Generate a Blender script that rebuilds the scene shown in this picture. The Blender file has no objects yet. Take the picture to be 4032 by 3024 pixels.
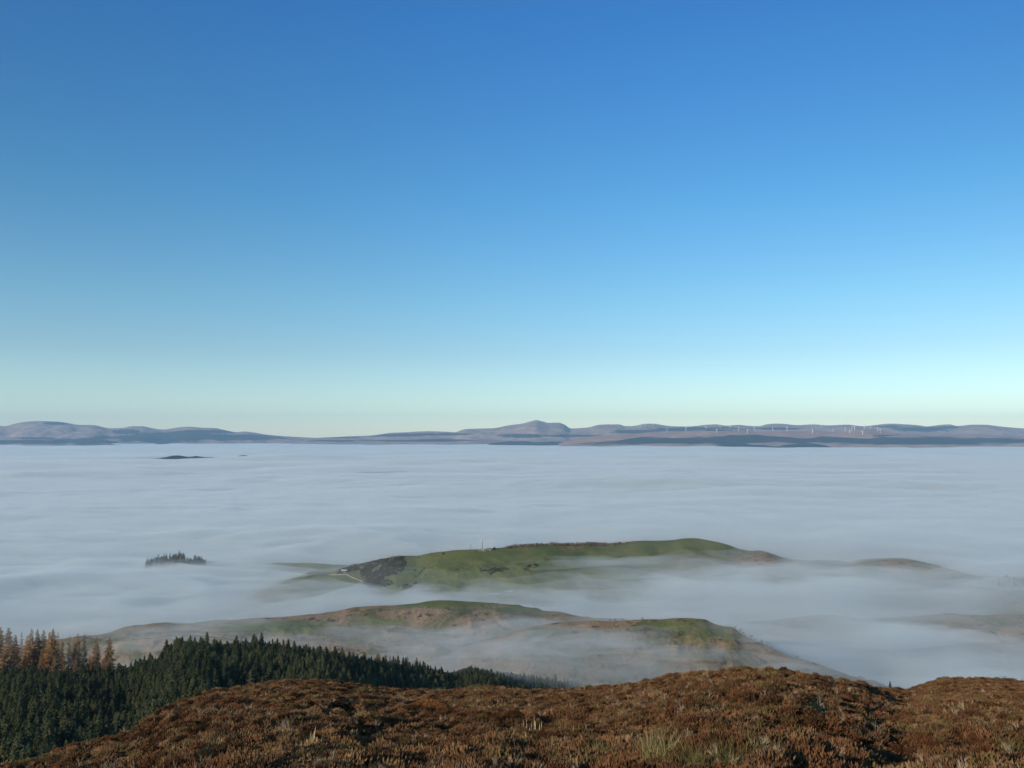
import bpy, math, random
import numpy as np
from mathutils import Vector, Matrix
from mathutils.bvhtree import BVHTree

S = bpy.context.scene
C = S.collection
R = math.radians
rng = random.Random(7)
nr = np.random.default_rng(11)

# ---------------------------------------------------------------- camera
F = 3024.0                      # focal length in photograph pixels (36 mm sensor = 4032 px, 27 mm lens)
H0 = 1712.0                     # row of the true horizon
PITCH = math.atan((H0 - 1512.0) / F)
cd = bpy.data.cameras.new('camera'); cam = bpy.data.objects.new('camera', cd); C.objects.link(cam)
cd.lens = 27.0; cd.sensor_width = 36.0; cd.clip_start = 0.3; cd.clip_end = 80000
cam.location = (0, 0, 0); cam.rotation_euler = (math.pi/2 + PITCH, 0, 0)
S.camera = cam

# ---------------------------------------------------------------- sky, sun, exposure
SUN_AZ = R(-131)                # clockwise from the view direction: behind and to the left
SUN_EL = R(20.5)
W = bpy.data.worlds.new('World'); S.world = W; W.use_nodes = True
wn = W.node_tree; wn.nodes.clear()
sky = wn.nodes.new('ShaderNodeTexSky'); sky.sky_type = 'NISHITA'; sky.sun_disc = False
sky.sun_elevation = SUN_EL; sky.sun_rotation = SUN_AZ; sky.altitude = 400; sky.air_density = 1.0; sky.dust_density = 0.3; sky.ozone_density = 2.5
tc = wn.nodes.new('ShaderNodeTexCoord'); sep = wn.nodes.new('ShaderNodeSeparateXYZ'); wn.links.new(tc.outputs['Generated'], sep.inputs[0])
rmp = wn.nodes.new('ShaderNodeValToRGB'); wn.links.new(sep.outputs['Z'], rmp.inputs[0])
SKY_TINT = [(0.0, (1.28,1.38,1.28)), (0.037, (1.06,1.18,1.16)), (0.104, (0.87,1.03,1.04)), (0.169, (0.75,1.09,1.12)), (0.293, (0.53,1.10,1.31)), (0.494, (0.35,0.98,1.48)), (0.60, (0.6,0.95,1.1)), (1.0, (0.75,0.85,0.85))]
el = rmp.color_ramp.elements
while len(el) > 1: el.remove(el[-1])
el[0].position = SKY_TINT[0][0]; el[0].color = (*SKY_TINT[0][1], 1)
for p, c in SKY_TINT[1:]:
    e = el.new(p); e.color = (*c, 1)
mul = wn.nodes.new('ShaderNodeMix'); mul.data_type = 'RGBA'; mul.blend_type = 'MULTIPLY'; mul.inputs['Factor'].default_value = 1.0
wn.links.new(sky.outputs[0], mul.inputs['A']); wn.links.new(rmp.outputs[0], mul.inputs['B'])
bg = wn.nodes.new('ShaderNodeBackground'); bg.inputs['Strength'].default_value = 0.126
wo = wn.nodes.new('ShaderNodeOutputWorld'); xx = wn.nodes.new('ShaderNodeMath'); xx.operation = 'MULTIPLY'; wn.links.new(sep.outputs['X'], xx.inputs[0]); wn.links.new(sep.outputs['X'], xx.inputs[1])
xr = wn.nodes.new('ShaderNodeMapRange'); xr.inputs['From Max'].default_value = 0.3; xr.inputs['To Min'].default_value = 1.0; xr.inputs['To Max'].default_value = 0.82; wn.links.new(xx.outputs[0], xr.inputs['Value'])
zr_ = wn.nodes.new('ShaderNodeMapRange'); zr_.interpolation_type = 'SMOOTHSTEP'; zr_.inputs['From Min'].default_value = 0.03; zr_.inputs['From Max'].default_value = 0.4; wn.links.new(sep.outputs['Z'], zr_.inputs['Value'])
xf = wn.nodes.new('ShaderNodeMix'); xf.inputs['A'].default_value = 1.0; wn.links.new(zr_.outputs[0], xf.inputs['Factor']); wn.links.new(xr.outputs[0], xf.inputs['B'])
mx = wn.nodes.new('ShaderNodeVectorMath'); mx.operation = 'SCALE'; wn.links.new(mul.outputs['Result'], mx.inputs[0]); wn.links.new(xf.outputs['Result'], mx.inputs['Scale'])
wn.links.new(mx.outputs[0], bg.inputs[0]); wn.links.new(bg.outputs[0], wo.inputs[0])

sl = bpy.data.lights.new('sun', 'SUN'); sl.energy = 4.1; sl.angle = R(0.5); sl.color = (1.0, 0.86, 0.70)
so = bpy.data.objects.new('sun', sl); C.objects.link(so)
sdir = Vector((math.sin(SUN_AZ)*math.cos(SUN_EL), math.cos(SUN_AZ)*math.cos(SUN_EL), math.sin(SUN_EL)))
so.rotation_euler = sdir.to_track_quat('Z', 'Y').to_euler(); so.location = (0, 0, 50)

S.view_settings.view_transform = 'Standard'; S.view_settings.look = 'None'
S.view_settings.exposure = 0.0; S.view_settings.gamma = 1.0; S.view_settings.use_curve_mapping = False
cy = S.cycles
cy.max_bounces = 8; cy.diffuse_bounces = 2; cy.glossy_bounces = 1; cy.transmission_bounces = 2; cy.volume_bounces = 6; cy.transparent_max_bounces = 32
cy.use_denoising = True

# ---------------------------------------------------------------- helpers
cP, sP = math.cos(PITCH), math.sin(PITCH)
def ray(px, py):
    """direction of a photograph pixel from the viewpoint, scaled to y = 1 (arrays welcome)"""
    a = (np.asarray(px, float) - 2016.0)/F; b = (1512.0 - np.asarray(py, float))/F
    dy = cP - b*sP; dz = sP + b*cP
    return a/dy, dz/dy
def at(px, py, Y):
    u, w = ray(px, py); return Vector((float(u*Y), float(Y), float(w*Y)))
def zang(py):            # z/y for a picture row
    return ray(2016.0, py)[1]

def _h(ix, iy, s):
    h = (ix.astype(np.int64)*374761393 + iy.astype(np.int64)*668265263 + s*1442695041) & 0xffffffff
    h = ((h ^ (h >> 13))*1274126177) & 0xffffffff
    return ((h ^ (h >> 16)) & 0xffff)/65535.0
def noise(x, y, s=0):
    """gradient noise, about -1..1"""
    x = np.asarray(x, float); y = np.asarray(y, float); x, y = np.broadcast_arrays(x, y)
    ix = np.floor(x); iy = np.floor(y); fx = x-ix; fy = y-iy
    def g(dx, dy):
        a = _h(ix+dx, iy+dy, s)*2*np.pi
        return np.cos(a)*(fx-dx) + np.sin(a)*(fy-dy)
    w = fx*fx*fx*(fx*(fx*6-15)+10); v = fy*fy*fy*(fy*(fy*6-15)+10)
    n0 = g(0,0)*(1-w)+g(1,0)*w; n1 = g(0,1)*(1-w)+g(1,1)*w
    return (n0*(1-v)+n1*v)*1.5
def fbm(x, y, s=0, o=4, gain=0.5):
    t = 0; a = 1; f = 1
    for k in range(o):
        t = t + a*noise(x*f + 13.7*k, y*f - 7.3*k, s+k); a *= gain; f *= 2.03
    return t
def sstep(a, b, x):
    t = np.clip((np.asarray(x, float)-a)/(b-a), 0, 1); return t*t*(3-2*t)
def pl(pts, x):          # interpolate a list of (x, value); smooth shoulders come from the noise
    p = sorted(pts); return np.interp(x, [q[0] for q in p], [q[1] for q in p])
def spl(pts, x):         # Catmull-Rom through (x, value)
    p = sorted(pts); X = np.array([q[0] for q in p], float); V = np.array([q[1] for q in p], float)
    m = np.gradient(V, X); x = np.clip(np.asarray(x, float), X[0], X[-1])
    i = np.clip(np.searchsorted(X, x)-1, 0, len(X)-2); h = X[i+1]-X[i]; t = (x-X[i])/h
    d = (V[i+1]-V[i])/h
    lim = lambda mm: np.where(np.sign(mm) == np.sign(d), np.sign(d)*np.minimum(np.abs(mm), 3*np.abs(d)), 0*d)
    m0 = lim(m[i]); m1 = lim(m[i+1])
    return (2*t**3-3*t**2+1)*V[i] + (t**3-2*t**2+t)*h*m0 + (-2*t**3+3*t**2)*V[i+1] + (t**3-t**2)*h*m1

def tag(o, label=None, cat=None, group=None, kind=None):
    if label: o['label'] = label
    if cat: o['category'] = cat
    if group: o['group'] = group
    if kind: o['kind'] = kind
    return o
def mesh(name, verts, faces, mat=None, smooth=False):
    me = bpy.data.meshes.new(name); me.from_pydata([tuple(v) for v in verts] if not isinstance(verts, np.ndarray) else verts.tolist(), [], faces if isinstance(faces, list) else faces.tolist())
    if mat: me.materials.append(mat)
    if smooth: me.polygons.foreach_set('use_smooth', [True]*len(me.polygons))
    me.update(); return me
def obj(name, me, parent=None, loc=None):
    o = bpy.data.objects.new(name, me); C.objects.link(o)
    if parent: o.parent = parent
    if loc is not None: o.location = loc
    return o
def empty(name, loc=(0,0,0), rz=0):
    o = bpy.data.objects.new(name, None); C.objects.link(o); o.location = loc; o.rotation_euler = (0,0,rz); o.empty_display_size = 0.5
    return o
def copy_tree(o, parent=None):
    c = o.copy(); C.objects.link(c)
    if parent: c.parent = parent
    for ch in [k for k in bpy.data.objects if k.parent == o]: copy_tree(ch, c)
    return c
def grid_faces(nu, nv):
    i = np.arange(nu-1)[:, None]; j = np.arange(nv-1)[None, :]
    a = i*nv + j; return np.stack([a, a+nv, a+nv+1, a+1], -1).reshape(-1, 4)
def attr(me, name, vals):
    a = me.attributes.new(name, 'FLOAT', 'POINT'); a.data.foreach_set('value', np.asarray(vals, np.float32).ravel())
class MB:
    def __init__(s): s.v = []; s.f = []
    def add(s, v, f):
        n = len(s.v); s.v += [tuple(q) for q in v]; s.f += [[n+k for k in q] for q in f]; return s
    def box(s, x0, x1, y0, y1, z0, z1):
        return s.add([(x0,y0,z0),(x1,y0,z0),(x1,y1,z0),(x0,y1,z0),(x0,y0,z1),(x1,y0,z1),(x1,y1,z1),(x0,y1,z1)],
                     [(3,2,1,0),(4,5,6,7),(0,1,5,4),(1,2,6,5),(2,3,7,6),(3,0,4,7)])
    def tube(s, p, q, r0, r1, n=8):
        p = Vector(p); q = Vector(q); d = (q-p).normalized(); a = d.orthogonal().normalized(); b = d.cross(a)
        v = []
        for c, r in ((p, r0), (q, r1)):
            for k in range(n):
                t = 2*math.pi*k/n; v.append(c + a*math.cos(t)*r + b*math.sin(t)*r)
        f = [(k, (k+1) % n, n+(k+1) % n, n+k) for k in range(n)] + [tuple(range(n))[::-1], tuple(range(n, 2*n))]
        return s.add(v, f)
    def mesh(s, name, mat, smooth=False): return mesh(name, s.v, s.f, mat, smooth)

# ---------------------------------------------------------------- materials
def new_mat(name):
    m = bpy.data.materials.new(name); m.use_nodes = True; nt = m.node_tree; nt.nodes.clear()
    out = nt.nodes.new('ShaderNodeOutputMaterial'); b = nt.nodes.new('ShaderNodeBsdfPrincipled'); nt.links.new(b.outputs[0], out.inputs[0])
    b.inputs['Roughness'].default_value = 0.9; b.inputs['Specular IOR Level'].default_value = 0.15
    return m, nt, b
def ramp(nt, src, stops):
    r = nt.nodes.new('ShaderNodeValToRGB'); e = r.color_ramp.elements
    while len(e) > 1: e.remove(e[-1])
    e[0].position = stops[0][0]; e[0].color = (*stops[0][1], 1)
    for p, c in stops[1:]:
        k = e.new(p); k.color = (*c, 1)
    nt.links.new(src, r.inputs[0]); return r.outputs[0]
def nz(nt, scale, detail=6, rough=0.6, vec=None, stretch=None, dist=0.0):
    n = nt.nodes.new('ShaderNodeTexNoise'); n.inputs['Scale'].default_value = scale; n.inputs['Detail'].default_value = detail
    n.inputs['Roughness'].default_value = rough; n.inputs['Distortion'].default_value = dist
    if vec is None:
        g = nt.nodes.new('ShaderNodeNewGeometry'); vec = g.outputs['Position']
    if stretch:
        mp = nt.nodes.new('ShaderNodeMapping'); mp.inputs['Scale'].default_value = stretch; nt.links.new(vec, mp.inputs[0]); vec = mp.outputs[0]
    nt.links.new(vec, n.inputs['Vector']); return n.outputs['Fac']
def mixc(nt, fac, a, b, mode='MIX'):
    m = nt.nodes.new('ShaderNodeMix'); m.data_type = 'RGBA'; m.blend_type = mode
    for sock, v in (('Factor', fac), ('A', a), ('B', b)):
        if hasattr(v, 'is_output'): nt.links.new(v, m.inputs[sock])
        elif sock == 'Factor': m.inputs[sock].default_value = v
        else: m.inputs[sock].default_value = (*v, 1)
    return m.outputs['Result']
def rampf(nt, src, a, b):
    m = nt.nodes.new('ShaderNodeMapRange'); m.inputs['From Min'].default_value = a; m.inputs['From Max'].default_value = b
    nt.links.new(src, m.inputs['Value']); return m.outputs[0]
def attrn(nt, name):
    a = nt.nodes.new('ShaderNodeAttribute'); a.attribute_name = name; return a.outputs['Fac']
def bump(nt, b, src, strength, dist):
    k = nt.nodes.new('ShaderNodeBump'); k.inputs['Strength'].default_value = strength; k.inputs['Distance'].default_value = dist
    nt.links.new(src, k.inputs['Height']); nt.links.new(k.outputs[0], b.inputs['Normal'])
def plain(name, col, rough=0.8, metal=0.0, var=0.15, scale=3.0):
    m, nt, b = new_mat(name); b.inputs['Roughness'].default_value = rough; b.inputs['Metallic'].default_value = metal
    n = nz(nt, scale, 4); c = ramp(nt, n, [(0.3, tuple(max(0, x*(1-var)) for x in col)), (0.7, tuple(min(1, x*(1+var)) for x in col))])
    nt.links.new(c, b.inputs['Base Color']); return m
def leafy(name, cols, spread_scale=0.02, obj_var=True):
    """foliage: colour picked per plant, then varied inside it"""
    m, nt, b = new_mat(name)
    oi = nt.nodes.new('ShaderNodeObjectInfo')
    c = ramp(nt, oi.outputs['Random'], cols)
    n = nz(nt, 1.5, 3); c = mixc(nt, 1.0, c, ramp(nt, n, [(0.3, (0.7,0.7,0.7)), (0.7, (1.3,1.3,1.25))]), 'MULTIPLY')
    n2 = nz(nt, spread_scale, 3); c = mixc(nt, 1.0, c, ramp(nt, n2, [(0.35, (0.8,0.82,0.8)), (0.65, (1.2,1.15,1.1))]), 'MULTIPLY')
    nt.links.new(c, b.inputs['Base Color']); b.inputs['Roughness'].default_value = 0.75
    tr = nt.nodes.new('ShaderNodeBsdfTranslucent'); nt.links.new(c, tr.inputs['Color']); ms = nt.nodes.new('ShaderNodeMixShader'); ms.inputs[0].default_value = 0.35
    out = [n_ for n_ in nt.nodes if n_.type == 'OUTPUT_MATERIAL'][0]; nt.links.new(b.outputs[0], ms.inputs[1]); nt.links.new(tr.outputs[0], ms.inputs[2]); nt.links.new(ms.outputs[0], out.inputs[0])
    return m

def far_hill_mat(name, moor, moor2, dark):
    m, nt, b = new_mat(name)
    base = ramp(nt, nz(nt, 0.0012, 6, 0.6), [(0.38, moor), (0.62, moor2)])
    f2 = nz(nt, 0.004, 5, 0.65); base = mixc(nt, 1.0, base, ramp(nt, f2, [(0.3, (0.75,0.75,0.75)), (0.7, (1.25,1.25,1.25))]), 'MULTIPLY')
    c = mixc(nt, rampf(nt, attrn(nt, 'wood'), 0.42, 0.58), base, dark)
    nt.links.new(c, b.inputs['Base Color']); return m
M_FAR = far_hill_mat('far_moor', (0.29,0.215,0.16), (0.38,0.29,0.215), (0.028,0.042,0.030))
M_MOOR = far_hill_mat('wind_farm_moor', (0.34,0.20,0.13), (0.42,0.27,0.175), (0.028,0.042,0.030))

# moorland of the near hills: bracken brown, olive grass, dark heather and gorse
def moor_mat():
    m, nt, b = new_mat('moorland')
    n1 = nz(nt, 0.022, 9, 0.68, dist=0.8)
    c = ramp(nt, n1, [(0.30, (0.06,0.068,0.026)), (0.42, (0.13,0.125,0.05)), (0.49, (0.22,0.165,0.085)), (0.58, (0.31,0.21,0.125)), (0.68, (0.25,0.185,0.10)), (0.78, (0.15,0.14,0.06))])
    n2 = nz(nt, 0.09, 6, 0.7)
    c = mixc(nt, rampf(nt, n2, 0.54, 0.62), c, (0.045,0.045,0.024))
    n3 = nz(nt, 0.5, 5, 0.7); c = mixc(nt, 1.0, c, ramp(nt, n3, [(0.3, (0.6,0.6,0.6)), (0.7, (1.4,1.4,1.4))]), 'MULTIPLY')
    g = mixc(nt, rampf(nt, nz(nt, 0.02, 6, 0.6), 0.4, 0.6), (0.115,0.138,0.042), (0.170,0.178,0.058))
    g = mixc(nt, 1.0, g, ramp(nt, n3, [(0.3, (0.78,0.78,0.78)), (0.7, (1.22,1.22,1.22))]), 'MULTIPLY')
    c = mixc(nt, attrn(nt, 'grass'), c, g)
    nt.links.new(c, b.inputs['Base Color']); bump(nt, b, nz(nt, 0.35, 8, 0.75), 1.0, 2.2)
    return m
M_MID = moor_mat()

# ---------------------------------------------------------------- ground under everything
VALLEY = -275.0
g = 29000.0
gm, gnt, gb = new_mat('valley_ground')
gnt.links.new(ramp(gnt, nz(gnt, 0.004, 6), [(0.35, (0.05,0.075,0.03)), (0.65, (0.12,0.12,0.06))]), gb.inputs['Base Color'])
ground = obj('ground', mesh('ground', [(-g,-3000,VALLEY),(g,-3000,VALLEY),(g,27000,VALLEY),(-g,27000,VALLEY)], [(0,1,2,3)], gm)); tag(ground, kind='structure')

# ---------------------------------------------------------------- hills
BVH = {}
def hill(name, sky_pts, Yr, front, drop, back, bdrop, mat, nu=260, nf=60, nb=16, amp=1.0, scale=0.01, shape=1.25, seed=1, rough_ridge=0.0, wood=None, grass=None, plateau=0.12, zadd=0.0):
    """a hill: its crest runs through the given picture points at distance Yr (a number or a list of (px, distance));
    it falls towards the viewer over `front` metres and away behind over `back` metres."""
    px = np.linspace(sky_pts[0][0], sky_pts[-1][0], nu)
    py = spl(sky_pts, px)
    Y = spl(Yr, px) if isinstance(Yr, list) else np.full(nu, float(Yr))
    zb_ = VALLEY - 10.0
    fr = pl(front, px) if isinstance(front, list) else np.full(nu, float(front))
    u, w = ray(px, py); zr = w*Y + zadd
    dr = zr - zb_
    vf = np.linspace(0, 1, nf)**1.25; vb = -np.linspace(0, 1, nb)[1:][::-1]
    v = np.concatenate([vb, vf])[None, :]
    Yv = np.where(v >= 0, Y[:, None] - v*fr[:, None], Y[:, None] - v*back)
    X = u[:, None]*Yv
    fall = np.where(v >= 0, np.abs(v)**shape, np.abs(v)**1.15)
    Z = zr[:, None] - fall*dr[:, None]
    n = fbm(X*scale, Yv*scale, seed, 5, 0.52)
    env = sstep(0, plateau, np.abs(v))*(1-rough_ridge) + rough_ridge
    Z = Z + amp*n*env
    verts = np.stack([X, Yv, Z], -1).reshape(-1, 3)
    me = mesh(name, verts, grid_faces(nu, v.shape[1]), mat, True)
    # where woods and grass grow, by place on the hill
    PXv = np.broadcast_to(px[:, None], Z.shape); PYv = H0_row(Z/Yv)
    for nm, zones in (('wood', wood), ('grass', grass)):
        a = np.zeros(Z.shape)
        for z in zones or []:
            cx, cy_, rx, ry = z[:4]; k = z[4] if len(z) > 4 else 0.5
            d = ((PXv-cx)/rx)**2 + ((PYv-cy_)/ry)**2
            q = 1.0 - np.sqrt(d)*0.5 + k*0.36*fbm(PXv/rx*3.2 + cx, PYv/ry*1.5, 3, 4)
            a = np.maximum(a, np.clip(q, 0, 1))
        if zones and nm == 'grass': a = sstep(0.36, 0.72, a + 0.10*fbm(X/14, Yv/14, 8, 3))
        attr(me, nm, a)
    o = obj(name, me); tag(o, kind='structure')
    BVH.setdefault(name, []).append(BVHTree.FromPolygons(verts.tolist(), grid_faces(nu, v.shape[1]).tolist()))
    return o
def H0_row(t):
    # picture row of a direction with slope t = z/y
    b = (t*cP - sP)/(cP + t*sP); return 1512.0 - b*F
def hit(px, py, names, up=0.0):
    u, w = ray(px, py); d = Vector((float(u), 1.0, float(w))).normalized(); best = None
    for t_ in [q for n in names for q in BVH[n]]:
        r = t_.ray_cast(Vector((0,0,0)), d)
        if r[0] is not None and (best is None or r[3] < best[3]): best = r
    return best[0] + Vector((0,0,up)) if best else None
def drop_z(x, y, name):
    zs = [r[0].z for r in (t_.ray_cast(Vector((x, y, 900)), Vector((0,0,-1))) for t_ in BVH[name]) if r[0] is not None]; return max(zs) if zs else None

# far ranges (photograph points along each crest)
left_range = [(-700,1690),(-300,1668),(-60,1672),(20,1678),(60,1668),(110,1660),(170,1658),(220,1660),(280,1668),(300,1672),(370,1674),(430,1686),(480,1685),(520,1678),(560,1678),(600,1686),(640,1691),(700,1683),(740,1680),(800,1684),(850,1686),(900,1697),(930,1702),(960,1699),(1000,1703),(1040,1710),(1100,1716),(1200,1722),(1500,1735)]
hill('far_hills', left_range, 19500, 3400, 270, 2500, 200, M_FAR, nu=420, amp=62, scale=0.0012, seed=5, plateau=0.35,
     wood=[(620,1726,230,16),(800,1700,130,7),(900,1722,220,12),(230,1667,60,6,.2),(100,1732,260,6),(500,1700,60,10),(690,1712,200,10)])
mid_range = [(900,1735),(1050,1729),(1200,1726),(1300,1722),(1400,1717),(1480,1713),(1530,1705),(1600,1702),(1650,1699),(1700,1698),(1760,1700),(1790,1702),(1830,1690),(1860,1688),(1950,1685),(2000,1675),(2060,1667),(2092,1658),(2112,1654),(2130,1658),(2160,1665),(2200,1664),(2225,1673),(2245,1687),(2280,1686),(2330,1680),(2350,1674),(2390,1671),(2440,1671),(2460,1678),(2510,1675),(2530,1670),(2570,1668),(2600,1672),(2640,1678),(2720,1679),(2790,1672),(2820,1671),(2860,1676),(2910,1673),(2950,1677),(2990,1678),(3020,1670),(3070,1668),(3140,1674),(3200,1671),(3260,1675),(3340,1672),(3400,1678),(3450,1673),(3500,1668),(3550,1670),(3620,1675),(3650,1679),(3700,1673),(3740,1671),(3770,1677),(3830,1672),(3890,1673),(3930,1678),(4032,1687),(4300,1680),(4800,1690)]
hill('far_hills', mid_range, 20500, 3800, 290, 2500, 220, M_FAR, nu=560, amp=60, scale=0.0012, seed=9, plateau=0.35,
     wood=[(1560,1714,140,5),(1720,1710,140,5),(2060,1716,100,8),(2250,1716,130,5),(2500,1700,90,8,.4),(2760,1690,200,9),(3060,1688,100,5),(3500,1680,60,4),(3630,1690,110,9),(3740,1683,40,5),(1300,1722,120,4)])
# low wooded shoulders in front of the ranges
hill('low_hills', [(-700,1725),(-200,1722),(0,1717),(60,1722),(200,1722),(270,1734),(330,1724),(380,1727),(450,1737),(600,1744),(640,1738),(700,1748),(900,1760)], 16500, 1800, 150, 1500, 120, M_FAR, amp=12, scale=0.001, seed=2, plateau=0.4,
     wood=[(340,1735,160,16),(20,1740,300,8),(150,1725,100,4),(620,1742,110,8)])
hill('low_hills', [(1100,1752),(1250,1733),(1300,1729),(1450,1731),(1600,1732),(1720,1726),(1800,1730),(1850,1720),(1920,1728),(2000,1734),(2200,1735),(2400,1750)], 17200, 1800, 130, 1500, 120, M_FAR, amp=10, scale=0.001, seed=22, plateau=0.4,
     wood=[(1650,1734,220,5),(1300,1736,120,3)])
moor_sky = [(2200,1745),(2300,1722),(2420,1712),(2520,1706),(2560,1702),(2640,1703),(2720,1696),(2780,1693),(2840,1689),(2900,1690),(2960,1696),(3050,1697),(3150,1697),(3240,1698),(3300,1702),(3340,1694),(3380,1689),(3430,1688),(3480,1700),(3540,1706),(3620,1710),(3700,1712),(3800,1711),(3900,1713),(4032,1716),(4300,1712),(4800,1720)]
hill('wind_farm_moor', moor_sky, 15200, 2400, 190, 2500, 100, M_MOOR, nu=420, amp=24, scale=0.0018, seed=12, plateau=0.4, shape=1.1,
     wood=[(3640,1728,180,10),(3500,1716,60,4),(3950,1730,260,6),(2820,1694,60,3)])
hill('wooded_ridge', [(2180,1760),(2320,1742),(2420,1736),(2500,1724),(2560,1717),(2600,1719),(2640,1725),(2720,1722),(2790,1717),(2840,1718),(2900,1709),(2960,1709),(3020,1716),(3100,1721),(3180,1727),(3240,1718),(3320,1722),(3420,1727),(3520,1715),(3640,1722),(3760,1730),(3860,1734),(4000,1726),(4100,1722),(4500,1728)], 13200, 1200, 130, 1200, 80, M_FAR, nu=360, amp=8, scale=0.0012, seed=31, plateau=0.4,
     wood=[(2650,1735,500,14),(3150,1732,300,12),(3650,1735,500,16),(2980,1722,260,10),(3300,1728,260,9)])
for k, (pts, Yd) in enumerate([
        ([(1900,1752),(1950,1743),(2010,1737),(2080,1738),(2110,1741),(2180,1738),(2270,1745),(2320,1752)], 15500),
        ([(2270,1760),(2330,1750),(2400,1745),(2480,1746),(2530,1737),(2600,1742),(2650,1737),(2720,1742),(2760,1748),(2810,1752),(2850,1758)], 13000),
        ([(2520,1770),(2570,1760),(2600,1757),(2625,1762),(2650,1770)], 11900),
        ([(2800,1760),(2840,1750),(2860,1747),(2905,1745),(2960,1750),(3010,1753),(3050,1757),(3100,1751),(3150,1747),(3190,1745),(3240,1752),(3290,1762)], 12400),
        ([(540,1812),(600,1807),(640,1801),(700,1795),(740,1798),(770,1796),(810,1801),(850,1800),(880,1804),(950,1812)], 6300),
        ([(890,1806),(935,1796),(965,1792),(985,1797),(1020,1808)], 6500)]):
    hill('fog_island', pts, Yd, 500, 60, 500, 60, M_FAR, nu=160, nf=20, amp=9, scale=0.006, seed=40+k, plateau=0.5, rough_ridge=0.45, wood=[(pts[len(pts)//2][0], pts[len(pts)//2][1]+6, 500, 30, .3)])

# the grassy hill with the mast, and the moor running off to the right of it
grass_sky = [(560,2560),(700,2500),(860,2410),(1050,2320),(1180,2277),(1260,2263),(1300,2258),(1340,2242),(1400,2226),(1500,2202),(1600,2190),(1640,2191),(1700,2179),(1800,2166),(1900,2162),(1950,2159),(2000,2153),(2100,2146),(2200,2143),(2300,2142),(2400,2142),(2450,2138),(2520,2131),(2600,2129),(2650,2126),(2690,2120),(2740,2119),(2790,2127),(2850,2140),(2900,2158),(2960,2172),(3020,2178),(3080,2198),(3120,2207),(3180,2213),(3260,2218),(3340,2226),(3400,2212),(3450,2207),(3540,2204),(3640,2216),(3720,2236),(3800,2258),(3850,2270),(3920,2276),(4032,2281),(4300,2290),(4900,2340)]
hill('grassy_hill', grass_sky, [(560,900),(900,980),(1200,1060),(1500,1130),(1900,1150),(2400,1220),(2740,1260),(3100,1170),(3400,1130),(3700,1090),(4032,1000),(4900,930)], 420, 110, 500, 110, M_MID, nu=700, nf=130, amp=6.5, scale=0.011, seed=61, plateau=0.22, rough_ridge=0.03,
     grass=[(1900,2240,620,130,.6),(2350,2210,420,100,.6),(2650,2150,320,45,.5),(1200,2300,280,60,.3),(1600,2340,500,90,.5),(2050,2400,700,90,.6),(2600,2330,260,90,.5)])
hill('moor_shelf', [(2500,2490),(2800,2462),(3050,2438),(3300,2424),(3500,2430),(3750,2414),(4032,2412),(4500,2410),(5200,2440)], [(2500,880),(3500,890),(4032,850),(5200,800)], 200, 60, 150, 60, M_MID, nu=260, nf=40, amp=6, scale=0.012, seed=77, plateau=0.3, rough_ridge=0.5)
hill('pasture', [(300,2330),(460,2280),(560,2244),(760,2236),(860,2224),(980,2219),(1100,2216),(1220,2216),(1320,2224),(1500,2235),(1800,2260)], 1180, 260, 60, 300, 60, M_MID, nu=160, nf=40, amp=3, scale=0.01, seed=64, grass=[(1100,2260,900,200,.3)])
hill('mid_hill', [(-600,2640),(-200,2600),(100,2560),(300,2510),(420,2495),(484,2472),(560,2462),(612,2457),(700,2462),(780,2456),(855,2448),(961,2435),(1100,2429),(1200,2421),(1330,2408),(1380,2394),(1450,2387),(1550,2382),(1640,2374),(1700,2365),(1740,2363),(1850,2371),(1960,2377),(2010,2380),(2080,2394),(2140,2404),(2210,2408),(2280,2425),(2340,2434),(2420,2437),(2500,2455),(2700,2500)], [(-600,700),(300,730),(900,760),(1700,800),(2700,820)], 330, 100, 260, 90, M_MID, nu=600, nf=120, amp=7.5, scale=0.014, seed=71, plateau=0.16, rough_ridge=0.10,
     grass=[(1720,2378,260,16,.7),(1100,2470,260,28,.7),(2050,2400,160,14,.7),(1500,2450,120,18,.8)])
hill('mid_hill', [(1700,2560),(1900,2520),(2080,2470),(2180,2452),(2280,2446),(2350,2442),(2420,2446),(2500,2440),(2600,2438),(2660,2434),(2740,2436),(2780,2440),(2800,2450),(2850,2466),(2880,2468),(2930,2500),(2990,2528),(3050,2556),(3120,2586),(3170,2598),(3230,2616),(3330,2656),(3450,2690),(3700,2750)], [(1700,720),(2300,700),(2700,690),(3200,650),(3700,640)], 250, 95, 200, 95, M_MID, nu=520, nf=120, amp=6.5, scale=0.016, seed=83, plateau=0.14, rough_ridge=0.10,
     grass=[(2640,2462,120,18,1.8),(2840,2490,110,26,1.8)])
hill('mid_hill', [(400,2575),(456,2532),(510,2519),(570,2512),(630,2514),(700,2522),(780,2550)], 690, 60, 20, 60, 20, M_MID, nu=90, nf=24, amp=2.5, scale=0.03, seed=95, rough_ridge=0.3)
hill('mid_hill', [(540,2545),(620,2506),(700,2497),(780,2500),(860,2508),(950,2524),(1050,2550)], 705, 60, 20, 60, 20, M_MID, nu=110, nf=24, amp=2.5, scale=0.03, seed=96, rough_ridge=0.3)
hill('mid_hill', [(1200,2440),(1250,2422),(1290,2409),(1330,2408),(1360,2414),(1420,2430)], 880, 60, 14, 60, 14, M_MID, nu=60, nf=20, amp=1.5, scale=0.05, seed=90)

#@@PART2@@
hill_names = ['grassy_hill', 'mid_hill', 'pasture']

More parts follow.
